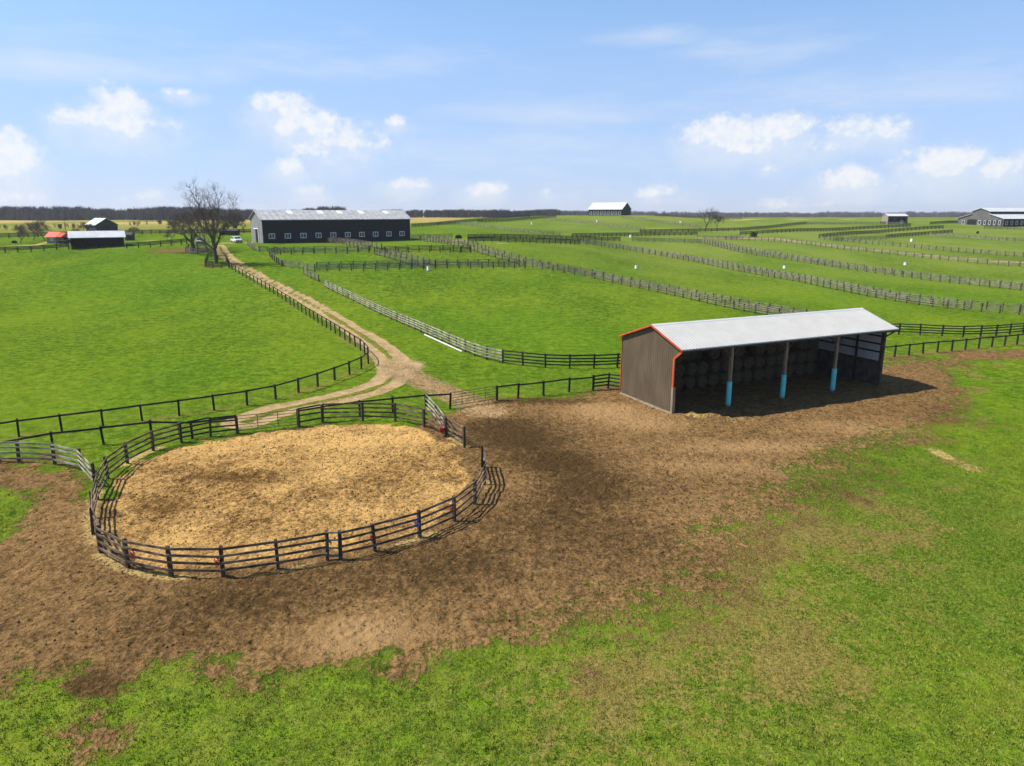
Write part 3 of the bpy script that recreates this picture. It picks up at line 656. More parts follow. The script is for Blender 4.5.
# far fences: too small to show their boards
GF = 'far board fences on the horizon pasture'
def far(label, px, mat='rail_old', step=2.6, rails=4, h=1.4):
    k = 1.5 if mat == 'rail_dark' else 1.0
    return fence(label, gps(px), step=step, h=h, rails=rails, rail=mat, single=True, group=GF, board=.13 * k, pw=.15 * k, name='board_fence')
far('dark fence line on the far side of the bright field beneath the tan hill', [(-60, 239.5), (0, 238.2), (45, 237), (130, 234.3), (200, 233.6), (252, 233)], 'rail_dark')
far('dark fence right of the black barn, low row', [(412, 239.6), (430, 239), (452, 238.2)], 'rail_old')
far('dark fence facing us above the pale sand patch in mid pasture', [(468, 242.4), (485, 242), (505, 242.2), (527, 242.8), (560, 244.2), (579, 244.4)], 'rail_dark')
far('dark upper fence behind the one above the sand patch', [(468, 239.4), (500, 238.6), (545, 239.6), (580, 240.3), (620, 241.2)], 'rail_dark')
far('dark fence running level in front of the lone hill tree', [(572, 237.4), (618, 236.4), (660, 235.6), (697, 235.2)], 'rail_dark')
far('dark fence just behind the level one, shaded by the lone hill tree', [(640, 233), (672, 232.2), (700, 231.8), (740, 230.8)], 'rail_dark')
far('grey fence from mid pasture to the start of the gravel lane', [(632, 241.4), (660, 242.2), (686, 243.2), (700, 243.4)], 'rail_old')
far('grey fence right of the lone hill tree ending near the dark shrub', [(697, 238.6), (724, 239.6), (740, 239.6)], 'rail_old')
far('pale fence slanting below the hilltop barn', [(545, 219.6), (560, 221.2), (590, 224.4), (620, 228), (644, 230.6)], 'rail_pale')
far('pale fence slanting from the hilltop barn towards the lone hill tree', [(622, 218.4), (650, 221.6), (680, 225.4), (700.6, 228.4)], 'rail_pale')
far('pale fence along the brow right of the hilltop barn', [(655, 216.4), (690, 218.2), (720, 219.4), (742, 220)], 'rail_pale')
far('dark fence climbing away behind the black barn', [(412, 227.2), (440, 225.2), (470, 221.8), (500, 219.2), (530, 217.2)], 'rail_dark')
far('second dark fence climbing behind the black barn, nearer the hilltop', [(478, 222.8), (505, 222), (530, 219.4), (556, 217.4)], 'rail_dark')
far('pale fence curving out from behind the black barn', [(432, 225.6), (460, 224.8), (480, 226.8), (505, 230.6), (530, 233.6), (560, 236.4)], 'rail_pale')
far('dark fence slanting up behind the dark shrub, lower row', [(740, 235.2), (770, 233.6), (800, 231.8), (850, 229.8), (883, 228.4), (910, 227.2)], 'rail_dark')
far('dark fence slanting up behind the dark shrub, upper row', [(740, 231.2), (770, 228.2), (790, 226), (806, 224.6)], 'rail_dark')
far('grey fence across the far pasture below the tan run-in shed', [(806, 224.6), (840, 224.4), (884, 224.8), (905, 225)], 'rail_old')
far('dark double board fence climbing to the monitor barn, lower row', [(886, 238.4), (905, 236.6), (925, 235), (952, 233)], 'rail_dark')
far('dark double board fence climbing to the monitor barn, upper row', [(819, 237.8), (840, 236), (880, 232.8), (910, 230.6), (943, 228.6)], 'rail_dark')
far('dark fence stub in front of the tan run-in shed', [(880, 224.4), (895, 223.8), (907, 223.6)], 'rail_dark')
far('pale fence below the monitor barn', [(928, 236.4), (960, 238), (995, 240.9), (1024, 242.4), (1080, 246)], 'rail_pale')
far('pale fence close along the windows of the monitor barn', [(984, 229), (1005, 229.6), (1024, 230.2), (1070, 231)], 'rail_pale')
far('dark fence just short of the monitor barn door', [(930, 224.6), (945, 223.6), (957, 223.2)], 'rail_dark')
far('grey fence low in the dip between gravel lane and dark fences', [(833, 241.4), (860, 240.2), (886, 239.4)], 'rail_old')

# ------------------------------------------------------------------ tack and bucket on the pen
def bucket(px, py, z):
    p = gp(px, py); r = empty('bucket', (p[0], p[1], H(*p) + z), .4, 'red bucket hung on the far curve of the sand pen', 'bucket')
    b = MB(); n = 16; ring = lambda rad, zz: [(math.cos(2 * math.pi * k / n) * rad, math.sin(2 * math.pi * k / n) * rad, zz) for k in range(n)]
    rs = [ring(.13, 0), ring(.175, .34), ring(.19, .345), ring(.19, .36), ring(.165, .36), ring(.122, .02)]
    vs = [v for q in rs for v in q]; fs = [(i * n + k, i * n + (k + 1) % n, (i + 1) * n + (k + 1) % n, (i + 1) * n + k) for i in range(5) for k in range(n)] + [tuple(reversed(range(n))), tuple(5 * n + k for k in range(n))]
    b.add(vs, fs).build('bucket_body', 'red', r, True)
    h = MB(); h.tube([(.18 * math.cos(a), 0, .35 + .2 * math.sin(a)) for a in np.linspace(0, math.pi, 12)], .008, 6); h.build('handle', 'metal', r)
_b = gp(442, 435.4); bucket(442.2, 436.6, .30)
def tack(px, py, z, mat, label):
    p = gp(px, py); m = MB()
    def loop(cx, cz, rx, rz, yy, r):
        m.tube([(cx + rx * math.cos(a), yy + .03 * math.sin(2 * a), cz + rz * math.sin(a)) for a in np.linspace(0, 2 * math.pi, 18)], r, 6, False)
    loop(0, -.12, .10, .17, 0, .022); loop(.04, -.24, .09, .12, .03, .02); loop(-.03, -.30, .06, .17, -.03, .018); loop(.02, .0, .05, .07, .05, .02)
    m.tube([(.03, 0, -.2), (.05, .03, -.38), (.02, .01, -.52)], [.022, .02, .018], 6)
    o = m.build('halter', mat, None, True, (p[0], p[1] - .1, H(*p) + z)); o.scale = (.8, .8, .8)
    return tag(o, label, 'halter', 'halters hanging on the pen boards')
tack(135.5, 570.5, 1.0, 'red', 'large red halter hanging nearest the pen corner post')
tack(219.5, 577, .92, 'red', 'small red halter hanging at the lowest front post of the pen')
tack(373, 551, .92, 'red', 'red halter two posts left of the blue one')
tack(417.3, 538, .98, 'blue_nylon', 'blue halter hanging on the pen boards')
tack(452, 522.5, .95, 'red', 'red halter one post right of the blue one')
p0, p1 = gp(424.5, 335.2), gp(461.8, 352)
m = MB(); m.bar((p0[0], p0[1], H(*p0) + .10), (p1[0], p1[1], H(*p1) + .08), .08, .13)
tag(m.build('plank', 'white', bevel=.01), 'long white plank lying along the foot of the paddock fence', 'plank')

# ------------------------------------------------------------------ hay shed
def hay_shed():
    th = R(25); o = np.array([12.2, 52.2]); L, W = 22.6, 6.9
    root = empty('hay_shed', (o[0], o[1], 0), th, 'open fronted brown shed with white roof, orange trim and blue wrapped posts', 'shed')
    rid, sl, zr = 2.75, .345, 6.55
    rz = lambda s: zr - sl * abs(s - rid) - .10
    def gable(u0, u1, mat, name, z0=-.3):
        b = MB(); b.prism([(0, z0), (W, z0), (W, rz(W) - .02), (rid, rz(rid) - .02), (0, rz(0) - .02), ], u0, u1, 'x'); return b.build(name, mat, root)
    g = gable(-.06, 0, 'brown_siding', 'gable_wall', .15)
    # filler under the front overhang of the gable (knee)
    k = MB(); k.prism([(-.001, rz(0) - 1.15), (-.001, rz(0) - .03), (-1.0, rz(-1.0) - .03)], -.055, -.005, 'x'); k.build('knee_panel', 'brown_siding', root)
    s = MB(); s.box(-.10, .08, .0, W + .1, -.3, .16); s.build('kickboard', 'concrete', root)
    b = MB(); b.box(-.02, L + .02, W + .005, W + .06, -.3, rz(W) - .03); b.build('back_wall', 'brown_siding', root)
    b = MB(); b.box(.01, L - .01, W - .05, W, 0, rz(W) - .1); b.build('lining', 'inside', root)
    gable(L + .055, L + .11, 'brown_siding', 'gable_wall')
    b = MB(); b.prism([(.25, 2.15), (W - .06, 2.15), (W - .06, rz(W) - .12), (rid, rz(rid) - .12), (.25, rz(.25) - .12)], L + .02, L + .05, 'x'); b.build('wall_panel', 'pale_panel', root)
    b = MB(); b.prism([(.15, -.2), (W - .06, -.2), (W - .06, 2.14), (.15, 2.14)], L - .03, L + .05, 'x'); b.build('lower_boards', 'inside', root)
    for z in (2.9, 3.6, 4.3, 5.0):
        b = MB(); b.box(L - .08, L + .019, .2, W - .1, z, z + .13); b.build('girt', 'hole', root)
    for v in (2.4, 4.6):
        b = MB(); b.box(L - .2, L - .085, v, v + .18, 0, rz(v) - .2); b.build('stud', 'hole', root)
    # roof: two ribbed slopes
    b = MB(); t = .09; u0, u1 = -.28, L + .34
    for (sa, sb) in ((-1.12, rid), (rid, W + .32)):
        za, zb = zr - sl * abs(sa - rid), zr - sl * abs(sb - rid)
        b.add([(u0, sa, za), (u1, sa, za), (u1, sb, zb), (u0, sb, zb), (u0, sa, za - t), (u1, sa, za - t), (u1, sb, zb - t), (u0, sb, zb - t)], [(0, 1, 2, 3), (7, 6, 5, 4), (0, 4, 5, 1), (1, 5, 6, 2), (2, 6, 7, 3), (3, 7, 4, 0)])
    for u in np.arange(u0 + .15, u1, .30):
        for (sa, sb) in ((-1.10, rid - .02), (rid + .02, W + .30)):
            b.bar((u, sa, zr - sl * abs(sa - rid) + .012), (u, sb, zr - sl * abs(sb - rid) + .012), .045, .028)
    rf = b.build('roof', 'shed_roof', root)
    c = MB(); c.prism([(rid - .22, zr - .055), (rid, zr + .035), (rid + .22, zr - .055), (rid, zr + .02)], u0 - .004, u1 + .004, 'x'); c.build('ridge_cap', 'white_roof', rf)
    # orange rakes and corner trims
    for (sa, sb) in ((-1.14, rid), (rid, W + .34)):
        za, zb = zr - sl * abs(sa - rid), zr - sl * abs(sb - rid)
        r = MB(); r.bar((u0 - .02, sa, za - .055), (u0 - .02, sb, zb - .055), .05, .13); r.build('rake_trim', 'orange', root)
    r = MB(); r.bar((-.085, -1.02, rz(-1.0) - .06), (-.085, -.06, rz(0) - 1.12), .07, .16, (0, 1, 1)); r.bar((-.085, -.04, rz(0) - 1.1), (-.085, -.04, 2.15), .09, .17, (0, 1, 0)); r.build('corner_trim', 'orange', root)
    r = MB(); r.box(-.09, .0, W + .07, W + .15, .5, rz(W) - .1); r.build('corner_trim', 'orange', root)
    r = MB(); r.box(-.12, .12, -.14, .1, -.3, 2.16); r.build('corner_post', 'timber', root)
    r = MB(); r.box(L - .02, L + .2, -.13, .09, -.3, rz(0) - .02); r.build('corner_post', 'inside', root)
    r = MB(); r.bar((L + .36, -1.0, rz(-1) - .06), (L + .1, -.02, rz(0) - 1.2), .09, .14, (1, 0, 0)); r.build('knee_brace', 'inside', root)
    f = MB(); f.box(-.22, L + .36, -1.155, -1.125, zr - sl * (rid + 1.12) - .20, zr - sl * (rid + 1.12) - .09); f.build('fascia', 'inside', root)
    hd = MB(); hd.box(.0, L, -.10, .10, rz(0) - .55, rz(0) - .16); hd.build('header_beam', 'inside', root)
    for u in (5.47, 11.2, 16.95):
        p = MB(); p.box(u - .11, u + .11, -.11, .11, -.3, rz(0) - .56); po = p.build('post', 'timber', root)
        s = MB(); s.tube([(u, 0, .12), (u, 0, .3), (u, 0, 1.2), (u, 0, 2.02)], [.2, .208, .205, .2], 20); s.build('post_sleeve', 'blue', po, True)
        for sg in (-1, 1):
            kb = MB(); kb.bar((u, 0, rz(0) - 1.5), (u + sg * .9, 0, rz(0) - .6), .05, .14); kb.build('knee_brace', 'inside', root)
    for u in np.arange(1.2, L, 1.45):
        tr = MB(); tr.bar((u, -1.0, rz(-1) - .10), (u, rid, rz(rid) - .10), .05, .16); tr.bar((u, rid, rz(rid) - .10), (u, W, rz(W) - .10), .05, .16); tr.build('rafter', 'inside', root)
    # bedding floor
    # round bales, three tiers against the back wall
    bm = MB(); n = 22; prof = [(-.62, .02), (-.62, .50), (-.57, .61), (0, .635), (.57, .61), (.62, .50), (.62, .02)]
    vs = []; fs = []
    for a, r_ in prof:
        for k in range(n):
            q = r_ * (1 + .04 * math.sin(3 * k + a * 5) * (r_ > .3)); vs.append((math.cos(2 * math.pi * k / n) * q, a, math.sin(2 * math.pi * k / n) * q))
    for i in range(len(prof) - 1):
        for k in range(n): fs.append((i * n + k, i * n + (k + 1) % n, (i + 1) * n + (k + 1) % n, (i + 1) * n + k))
    fs += [tuple(reversed(range(n))), tuple((len(prof) - 1) * n + k for k in range(n))]
    proto = bm.add(vs, fs).build('hay_bale', 'hay', None, True)
    ct, st_ = math.cos(th), math.sin(th); first = True
    for tier in range(3):
        for i in range(16):
            if tier == 2 and i in (0, 4, 5, 9, 13, 15): continue
            u = 1.0 + i * 1.29 + (.0 if tier % 2 == 0 else .06) + random.uniform(-.02, .02); v = W - .75 - random.uniform(0, .12)
            z = .62 + tier * 1.20
            b = proto if first else proto.copy()
            if not first: COL.objects.link(b)
            first = False
            b.location = (o[0] + u * ct - v * st_, o[1] + u * st_ + v * ct, z); b.rotation_euler = (random.uniform(-.08, .08), random.uniform(-3, 3), th + random.uniform(-.16, .16)); b.scale = (random.uniform(.88, 1.04), random.uniform(.85, 1.05), random.uniform(.86, 1.0))
            tag(b, 'old round hay bale in the shaded stack at the back of the hay shed', 'hay bale', 'round bales stacked in the hay shed')
hay_shed()
# ------------------------------------------------------------------ farm buildings
def barn(name, label, cat, o, ang, L, W, eave, ridge, wall, roof, gable=None, over=.4, open_front=False, posts=0, ridge_at=.5, door=None, z=None, below=.8):
    """local x along the long front wall from its corner o, local y back into the building"""
    th = R(ang); cs = [(o[0] + u * math.cos(th) - v * math.sin(th), o[1] + u * math.sin(th) + v * math.cos(th)) for u in (0, L) for v in (0, W)]
    z0 = H(*o) if z is None else z
    root = empty(name, (o[0], o[1], z0), th, label, cat)
    rm = W * ridge_at; gable = gable or wall; t = .12
    rzf = lambda v: eave + (ridge - eave) * (1 - (rm - v) / rm if v <= rm else 1 - (v - rm) / (W - rm))
    if not open_front:
        b = MB(); b.box(.005, L - .005, 0, .12, -below, eave - .02); root['_f'] = 1; b.build('front_wall', wall, root)
    else:
        h = MB(); h.box(.1, L - .1, .02, .14, eave - .45, eave - .05); h.build('header_beam', wall, root)
        for i in range(posts):
            u = .1 + (L - .2) * i / max(posts - 1, 1); p = MB(); p.box(u - .09, u + .09, .0, .18, -below, eave - .46); p.build('post', wall, root)
    b = MB(); b.box(.005, L - .005, W - .12, W, -below, eave - .02); b.build('back_wall', wall, root)
    for u in (0, L):
        b = MB(); a0, a1 = (u - .06, u + .06)
        b.prism([(-.01, -below), (W + .01, -below), (W + .01, eave - .03), (rm, ridge - .05), (-.01, eave - .03)], a0, a1, 'x'); b.build('gable_wall', gable, root)
    r = MB(); k1 = (ridge - eave) / rm; k2 = (ridge - eave) / (W - rm)
    for sa, sb, za, zb in ((-over, rm, eave - k1 * over, ridge), (rm, W + over, ridge, eave - k2 * over)):
        r.add([(-over, sa, za), (L + over, sa, za), (L + over, sb, zb), (-over, sb, zb), (-over, sa, za + t), (L + over, sa, za + t), (L + over, sb, zb + t), (-over, sb, zb + t)],
              [(3, 2, 1, 0), (4, 5, 6, 7), (0, 1, 5, 4), (1, 2, 6, 5), (2, 3, 7, 6), (3, 0, 4, 7)])
    rf = r.build('roof', roof, root)
    del_ = root.pop('_f', None)
    return root, rf
def window(root, u, z, w, h, y=0.0, frame='white', axis='y', bars=1):
    f = MB(); t = .13; d = .07
    mk = (lambda a0, a1, b0, b1, dd: f.box(a0, a1, y - dd, y + .02, b0, b1)) if axis == 'y' else (lambda a0, a1, b0, b1, dd: f.box(y - dd, y + .02, a0, a1, b0, b1))
    mk(u - w / 2, u + w / 2, z - h / 2, z - h / 2 + t, d); mk(u - w / 2, u + w / 2, z + h / 2 - t, z + h / 2, d)
    mk(u - w / 2, u - w / 2 + t, z - h / 2 + t, z + h / 2 - t, d); mk(u + w / 2 - t, u + w / 2, z - h / 2 + t, z + h / 2 - t, d)
    for k in range(bars): c = u - w / 2 + w * (k + 1) / (bars + 1); mk(c - .05, c + .05, z - h / 2 + t, z + h / 2 - t, d * .8)
    wi = f.build('window', frame, root)
    g = MB()
    if axis == 'y': g.box(u - w / 2 + t, u + w / 2 - t, y - .025, y - .005, z - h / 2 + t, z + h / 2 - t)
    else: g.box(y - .025, y - .005, u - w / 2 + t, u + w / 2 - t, z - h / 2 + t, z + h / 2 - t)
    g.build('pane', 'glass', wi)
# the long black barn
o = gp(263.5, 243.3)
bb, rf = barn('stable_barn', 'long black barn with tin roof, ten white framed windows and a grey gable', 'barn', o, 36.8, 42.6, 9.2, 6.0, 8.2, 'black_siding', 'barn_roof', 'gray_siding', .45, z=H(*o))
for i in range(10): window(bb, 2.3 + i * 4.18, 1.75, 1.6, 1.3)
for f in (.2, .4, .53, .68, .86):
    s = MB(); u = 42.6 * f; k1 = 2.2 / 4.6; a, b = 2.5, 4.2
    za, zb = 6.0 + k1 * a + .135, 6.0 + k1 * b + .135
    s.add([(u - .75, a, za), (u + .75, a, za), (u + .75, b, zb), (u - .75, b, zb), (u - .75, a, za + .05), (u + .75, a, za + .05), (u + .75, b, zb + .05), (u - .75, b, zb + .05)], [(3, 2, 1, 0), (4, 5, 6, 7), (0, 1, 5, 4), (1, 2, 6, 5), (2, 3, 7, 6), (3, 0, 4, 7)])
    s.build('skylight', 'white', rf)
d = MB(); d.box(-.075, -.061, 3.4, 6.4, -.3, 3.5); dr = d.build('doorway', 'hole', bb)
d = MB(); d.box(-.16, -.078, 3.1, 6.9, 3.5, 3.75); d.box(-.14, -.078, 3.2, 3.4, -.3, 3.5); d.build('door_frame', 'white', dr)
d = MB(); d.box(-.15, -.08, 5.4, 7.6, -.2, 3.35); d.build('door', 'gray_siding', bb)
c = MB(); c.tube([(11, .3, 8.6 - 2), (11, .3, 8.2 - 1.9)], .05, 6)
fl = MB(); fl.box(-.05, 42.65, -.40, -.36, 5.72, 5.84); fl.build('gutter', 'metal', bb)

# open run-in shed with white roof, and its dark neighbours
o = gp(72, 249.6); zz = H(*o)
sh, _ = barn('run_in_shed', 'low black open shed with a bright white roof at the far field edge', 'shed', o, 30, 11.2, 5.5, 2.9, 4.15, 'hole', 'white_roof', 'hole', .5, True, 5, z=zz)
o = gp(97, 233.4)
th = R(-41); L_, W_ = 9.0, 6.6
# gable towards us: origin so that the gable sits at the picked place
o2 = o - np.array([math.cos(th), math.sin(th)]) * L_ 
gb, _ = barn('gable_barn', 'small charcoal gabled barn standing behind the white roofed shed', 'barn', o2, -41, L_, W_, 3.0, 5.0, 'dark_siding', 'white_roof', 'dark_siding', .4, z=H(*o) - .2, below=1.5)
o = gp(47.4, 243.4)
hb, _ = barn('red_roofed_hut', 'little pale hut under a faded red roof beyond the field fence', 'hut', o, -4, 2.6, 3.2, 1.75, 2.8, 'gray_siding', 'red_roof', 'gray_siding', .4, z=H(*o))
window(hb, 1.3, 1.05, .8, .7)
for x_ in (2.9, 4.1):
    p = MB(); p.box(x_ - .06, x_ + .06, .1, .22, -.3, 1.72); p.build('porch_post', 'timber', hb)
p = MB(); p.add([(2.9, -.5, 1.62), (4.3, -.5, 1.55), (4.3, 3.9, 1.55), (2.9, 3.9, 1.62), (2.9, -.5, 1.74), (4.3, -.5, 1.67), (4.3, 1.7, 2.6), (2.9, 1.7, 2.9), (2.9, 3.9, 1.74), (4.3, 3.9, 1.67)], [(0, 3, 2, 1), (4, 5, 6, 7), (7, 6, 9, 8), (0, 1, 5, 4), (1, 2, 9, 6, 5), (2, 3, 8, 9), (3, 0, 4, 7, 8)]); p.build('porch_roof', 'red_roof', hb)
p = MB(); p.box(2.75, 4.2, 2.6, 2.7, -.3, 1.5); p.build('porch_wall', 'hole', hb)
o = gp(125.6, 240.6); barn('loafing_shed', 'tiny dark shed just behind the end of the white roofed shed', 'shed', o, 8, 1.7, 2.2, 1.5, 1.95, 'dark_siding', 'dark_siding', None, .15, z=H(*o))
o = gp(219.5, 235.2); barn('long_low_shed', 'long low black shed seen through the bare tree branches', 'shed', o, 6, 5.6, 3, 1.35, 1.9, 'black_siding', 'dark_siding', None, .2, z=H(*o))
# hilltop barn
o = gp(588.4, 215.4)
hl, _ = barn('hilltop_barn', 'white roofed barn with a black gable alone on the hilltop', 'barn', o, -34, 22.2, 12.6, 4.2, 8.0, 'dark_siding', 'white_roof', 'black_siding', .5, z=H(*o) - .5, below=3)
for i in range(9): window(hl, 1.6 + i * 2.4, 2.0, 1.3, 2.0, bars=0)
# tan run-in shed
o = gp(887.5, 224.4)
rs, _ = barn('tan_shed', 'tan boarded shed with a dark open side standing alone in far pasture', 'shed', o, -8, 9.6, 9.0, 4.6, 5.7, 'mid_siding', 'white_roof', 'tan_siding', .3, True, 4, z=H(*o) - .3, below=1)
b = MB(); b.box(.3, 9.3, 2.0, 2.2, -.2, 4.4); b.build('interior_shade_sheet', 'hole', rs)  # near-black sheet standing in for the shade inside the open front
b = MB(); b.box(.2, 6.0, -.35, -.2, -.2, 1.9); b.build('front_boards', 'dark_siding', rs)
b = MB(); b.box(6.1, 7.6, -.5, -.25, -.2, 2.4); b.build('feed_bin', 'gray_siding', rs)
# monitor barn
def monitor_barn():
    o = gp(1003, 226.9); th = R(14); z0 = H(*o); W, L = 27.0, 46.0
    root = empty('monitor_barn', (o[0], o[1], z0), th, 'big grey gabled barn with stepped white roofs and a row of windows', 'barn')
    e, s1, z1, z2, zr = 3.9, 8.3, 6.1, 7.4, 9.0
    b = MB(); b.box(0, L, 0, .2, -1, e); b.build('front_wall', 'black_siding', root)
    b = MB(); b.box(0, L, W - .2, W, -1, e); b.build('back_wall', 'black_siding', root)
    for u in (0, L):
        b = MB(); b.prism([(-.01, -1), (W + .01, -1), (W + .01, e), (W - s1, z1), (W - s1, z2), (W / 2, zr - .05), (s1, z2), (s1, z1), (-.01, e)], u - .1, u + .1, 'x'); b.build('gable_wall', 'mid_siding', root)
    def slab(va, za, vb, zb, nm, ov=.6):
        r = MB(); r.add([(-ov, va, za), (L + ov, va, za), (L + ov, vb, zb), (-ov, vb, zb), (-ov, va, za + .15), (L + ov, va, za + .15), (L + ov, vb, zb + .15), (-ov, vb, zb + .15)],
                        [(3, 2, 1, 0), (4, 5, 6, 7), (0, 1, 5, 4), (1, 2, 6, 5), (2, 3, 7, 6), (3, 0, 4, 7)]); return r.build(nm, 'white_roof', root)
    slab(-.6, e - .16, s1, z1, 'lower_roof'); slab(W + .6, e - .16, W - s1, z1, 'lower_roof'); slab(s1 - .6, z2 - .17, W / 2, zr, 'upper_roof'); slab(W - s1 + .6, z2 - .17, W / 2, zr, 'upper_roof')
    for v in (s1, W - s1):
        b = MB(); b.box(0.11, L - .11, v - .08, v + .08, z1 - .3, z2 - .1); b.build('clerestory_wall', 'black_siding', root)
    for i in range(14): window(root, 1.8 + i * 3.1, 1.9, 1.3, 1.9, bars=0)
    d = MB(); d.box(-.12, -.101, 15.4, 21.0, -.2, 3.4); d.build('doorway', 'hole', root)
    for v, w in ((23.4, 1.5), (13.6, 1.6)): window(root, v, 2.0, w, 2.0, y=-.105, axis='x', bars=0)
    for v in (2.2, 5.0, 7.8, 10.6): window(root, v, 1.9, 1.2, 2.2, y=-.105, axis='x', bars=0)
    d = MB(); d.box(-.128, -.104, .3, 12.4, -.5, 3.1); d.build('dark_band', 'dark_siding', root)
monitor_barn()

# ------------------------------------------------------------------ bare trees
def bare_tree(label, x, y, height, spread, seed, group=None, trunk_h=.18, levels=5, rad=None, twig=.016, lean=(0, 0), up=.55, limbs=None, forks=(3, 4), name='bare_tree', fine=1.0, mat='twig', z=None):
    rd = random.Random(seed); z = H(x, y) if z is None else z
    root = empty(name, (x, y, z - .05), 0, label, 'tree', group)
    tr, cr = MB(), MB(); r0 = rad or height * .022
    def seg(p, d, ln, ra, rb, lvl, n):
        k = 3 if lvl < 3 else 2; pts = [p]; q = p
        dd = d.copy()
        for _ in range(k):
            dd = (dd + Vector((rd.gauss(0, .13), rd.gauss(0, .13), rd.gauss(0, .08) + .03 * (lvl > 0)))).normalized(); q = q + dd * (ln / k); pts.append(q)
        rr = [ra + (rb - ra) * i / k for i in range(k + 1)]
        (tr if lvl == 0 else cr).tube(pts, rr, 9 if lvl == 0 else (6 if lvl == 1 else (4 if lvl == 2 else 3)), cap=lvl < 2)
        return pts, dd, rr
    def grow(p, d, ln, r, lvl):
        pts, dd, rr = seg(p, d, ln, r, max(r * (.62 if lvl else .75), twig * .5), lvl, 0)
        if lvl >= levels: return
        nb = rd.randint(*forks) if lvl < 3 else rd.randint(2, int(3 * fine) + 1)
        az = rd.uniform(0, 6.28)
        for i in range(nb):
            a = az + i * 6.283 / nb + rd.uniform(-.4, .4); til = rd.uniform(.35, .85) if lvl else rd.uniform(.35, .75)
            b1 = dd.orthogonal().normalized(); b2 = dd.cross(b1)
            nd = (dd * math.cos(til) + (b1 * math.cos(a) + b2 * math.sin(a)) * math.sin(til) * spread)
            nd = (nd + Vector((0, 0, up * .25))).normalized()
            t = rd.uniform(.55, 1.0) if lvl and i else 1.0
            st = pts[-1] if t > .9 else pts[-2].lerp(pts[-1], t)
            grow(st, nd, ln * rd.uniform(.62, .86) * (1.55 if lvl == 0 else 1), rr[-1] * rd.uniform(.62, .86), lvl + 1)
        if lvl >= 1:
            for _ in range(int((1 + lvl) * fine)):
                k = rd.randint(1, len(pts) - 1); st = pts[k - 1].lerp(pts[k], rd.random())
                a = rd.uniform(0, 6.283); b1 = dd.orthogonal().normalized(); b2 = dd.cross(b1)
                nd = (dd * .5 + (b1 * math.cos(a) + b2 * math.sin(a)) * .9 + Vector((0, 0, .2))).normalized()
                seg(st, nd, ln * rd.uniform(.3, .6), twig * 1.1, twig * .5, 4, 0)
    if limbs:
        tr.tube([(0, 0, -.3), (0, 0, .3), (-.05, .05, 2.0), (-.1, .05, 3.8), (0, 0, 5.0)], [r0 * 1.45, r0 * 1.1, r0 * .95, r0 * .85, r0 * .6], 10)
        for L_, ra in limbs:
            P_ = [Vector(p) for p in L_]; Q_ = [P_[0]]
            for a_, b_ in zip(P_[:-1], P_[1:]):
                for k in (1, 2, 3): Q_.append(a_.lerp(b_, k / 3) + Vector((rd.gauss(0, .16), rd.gauss(0, .16), rd.gauss(0, .1))))
            n_ = len(Q_); rr = [ra * (1 - .86 * i / (n_ - 1)) for i in range(n_)]; cr.tube(Q_, rr, 6)
            for i in range(2, n_):
                d_ = (Q_[i] - Q_[i - 1]).normalized()
                for _ in range(3 if i < n_ - 1 else 4):
                    a = rd.uniform(0, 6.283); b1 = d_.orthogonal().normalized(); b2 = d_.cross(b1); til = rd.uniform(.45, 1.0) if i < n_ - 1 else rd.uniform(.1, .6)
                    nd = (d_ * math.cos(til) + (b1 * math.cos(a) + b2 * math.sin(a)) * math.sin(til) + Vector((0, 0, .18))).normalized()
                    grow(Q_[i], nd, rd.uniform(1.5, 2.9) * (1.1 - .35 * i / n_), rr[i] * .55, 3)
    else: grow(Vector((0, 0, -.3)), Vector((lean[0], lean[1], 1)).normalized(), height * trunk_h + .3, r0, 0)
    # scale the whole tree to its height
    mx = max(v[2] for v in cr.v); s = height / mx
    for m in (tr, cr): m.v = [(a * s, b * s, c * s if c > 0 else c) for a, b, c in m.v]
    t = tr.build('trunk', 'bark', root, True); cr.build('crown', mat, root, True)
    return root
x, y = gp(216.5, 263.6)
bare_tree('tall bare tree with grey limbs rising from the board guard by the track', x, y, 18.4, 1.0, 41, levels=5, twig=.024, rad=.40, up=.6, fine=.7, mat='twig',
          limbs=[([(-.2, 0, 4.2), (-1.2, .5, 8), (-2.4, .3, 12), (-3.5, -.2, 15.2), (-4, 0, 17)], .24), ([(0, 0, 4.8), (.3, -.8, 8.5), (.4, -1, 12), (-.3, -1, 15.4)], .21), ([(.2, 0, 4.5), (1.8, .8, 8), (3.4, 1.2, 11.5), (4.4, 1.2, 14)], .2),
                 ([(.2, .2, 3.8), (2.2, -1, 7), (4.2, -1.6, 9.6), (5.4, -1.6, 11.2)], .17), ([(-.3, 0, 3.4), (-2.2, -.8, 5.4), (-4.2, -1.2, 7.6), (-6, -1, 9.8)], .19), ([(-.3, .3, 5), (-2.6, 1.5, 8.6), (-4.8, 2, 11.6), (-5.8, 2, 13.6)], .17), ([(0, 0, 5), (.7, .5, 9), (1.5, .4, 13), (1.9, .2, 15.8)], .19), ([(-.1, .3, 2.7), (-1.6, 1, 3.1), (-2.8, 1.5, 4.2)], .12), ([(0, -.3, 4.4), (.8, -2.4, 7.5), (1.4, -3.6, 10.5)], .15)])
x, y = gp(195, 251.2)
bare_tree('lower brown twiggy bare tree behind the tall one', x, y, 11.6, 1.5, 9, levels=6, trunk_h=.16, twig=.03, rad=.45, up=.15, fine=1.2, lean=(-.3, 0))
x, y = gp(705, 230)
bare_tree('lone bare tree on the pasture brow left of the dark shrub', x, y, 10.4, 1.05, 23, levels=5, trunk_h=.28, twig=.035, rad=.36, up=.7, fine=.8, mat='bark')
GS = 'small bare trees by the red roofed hut'
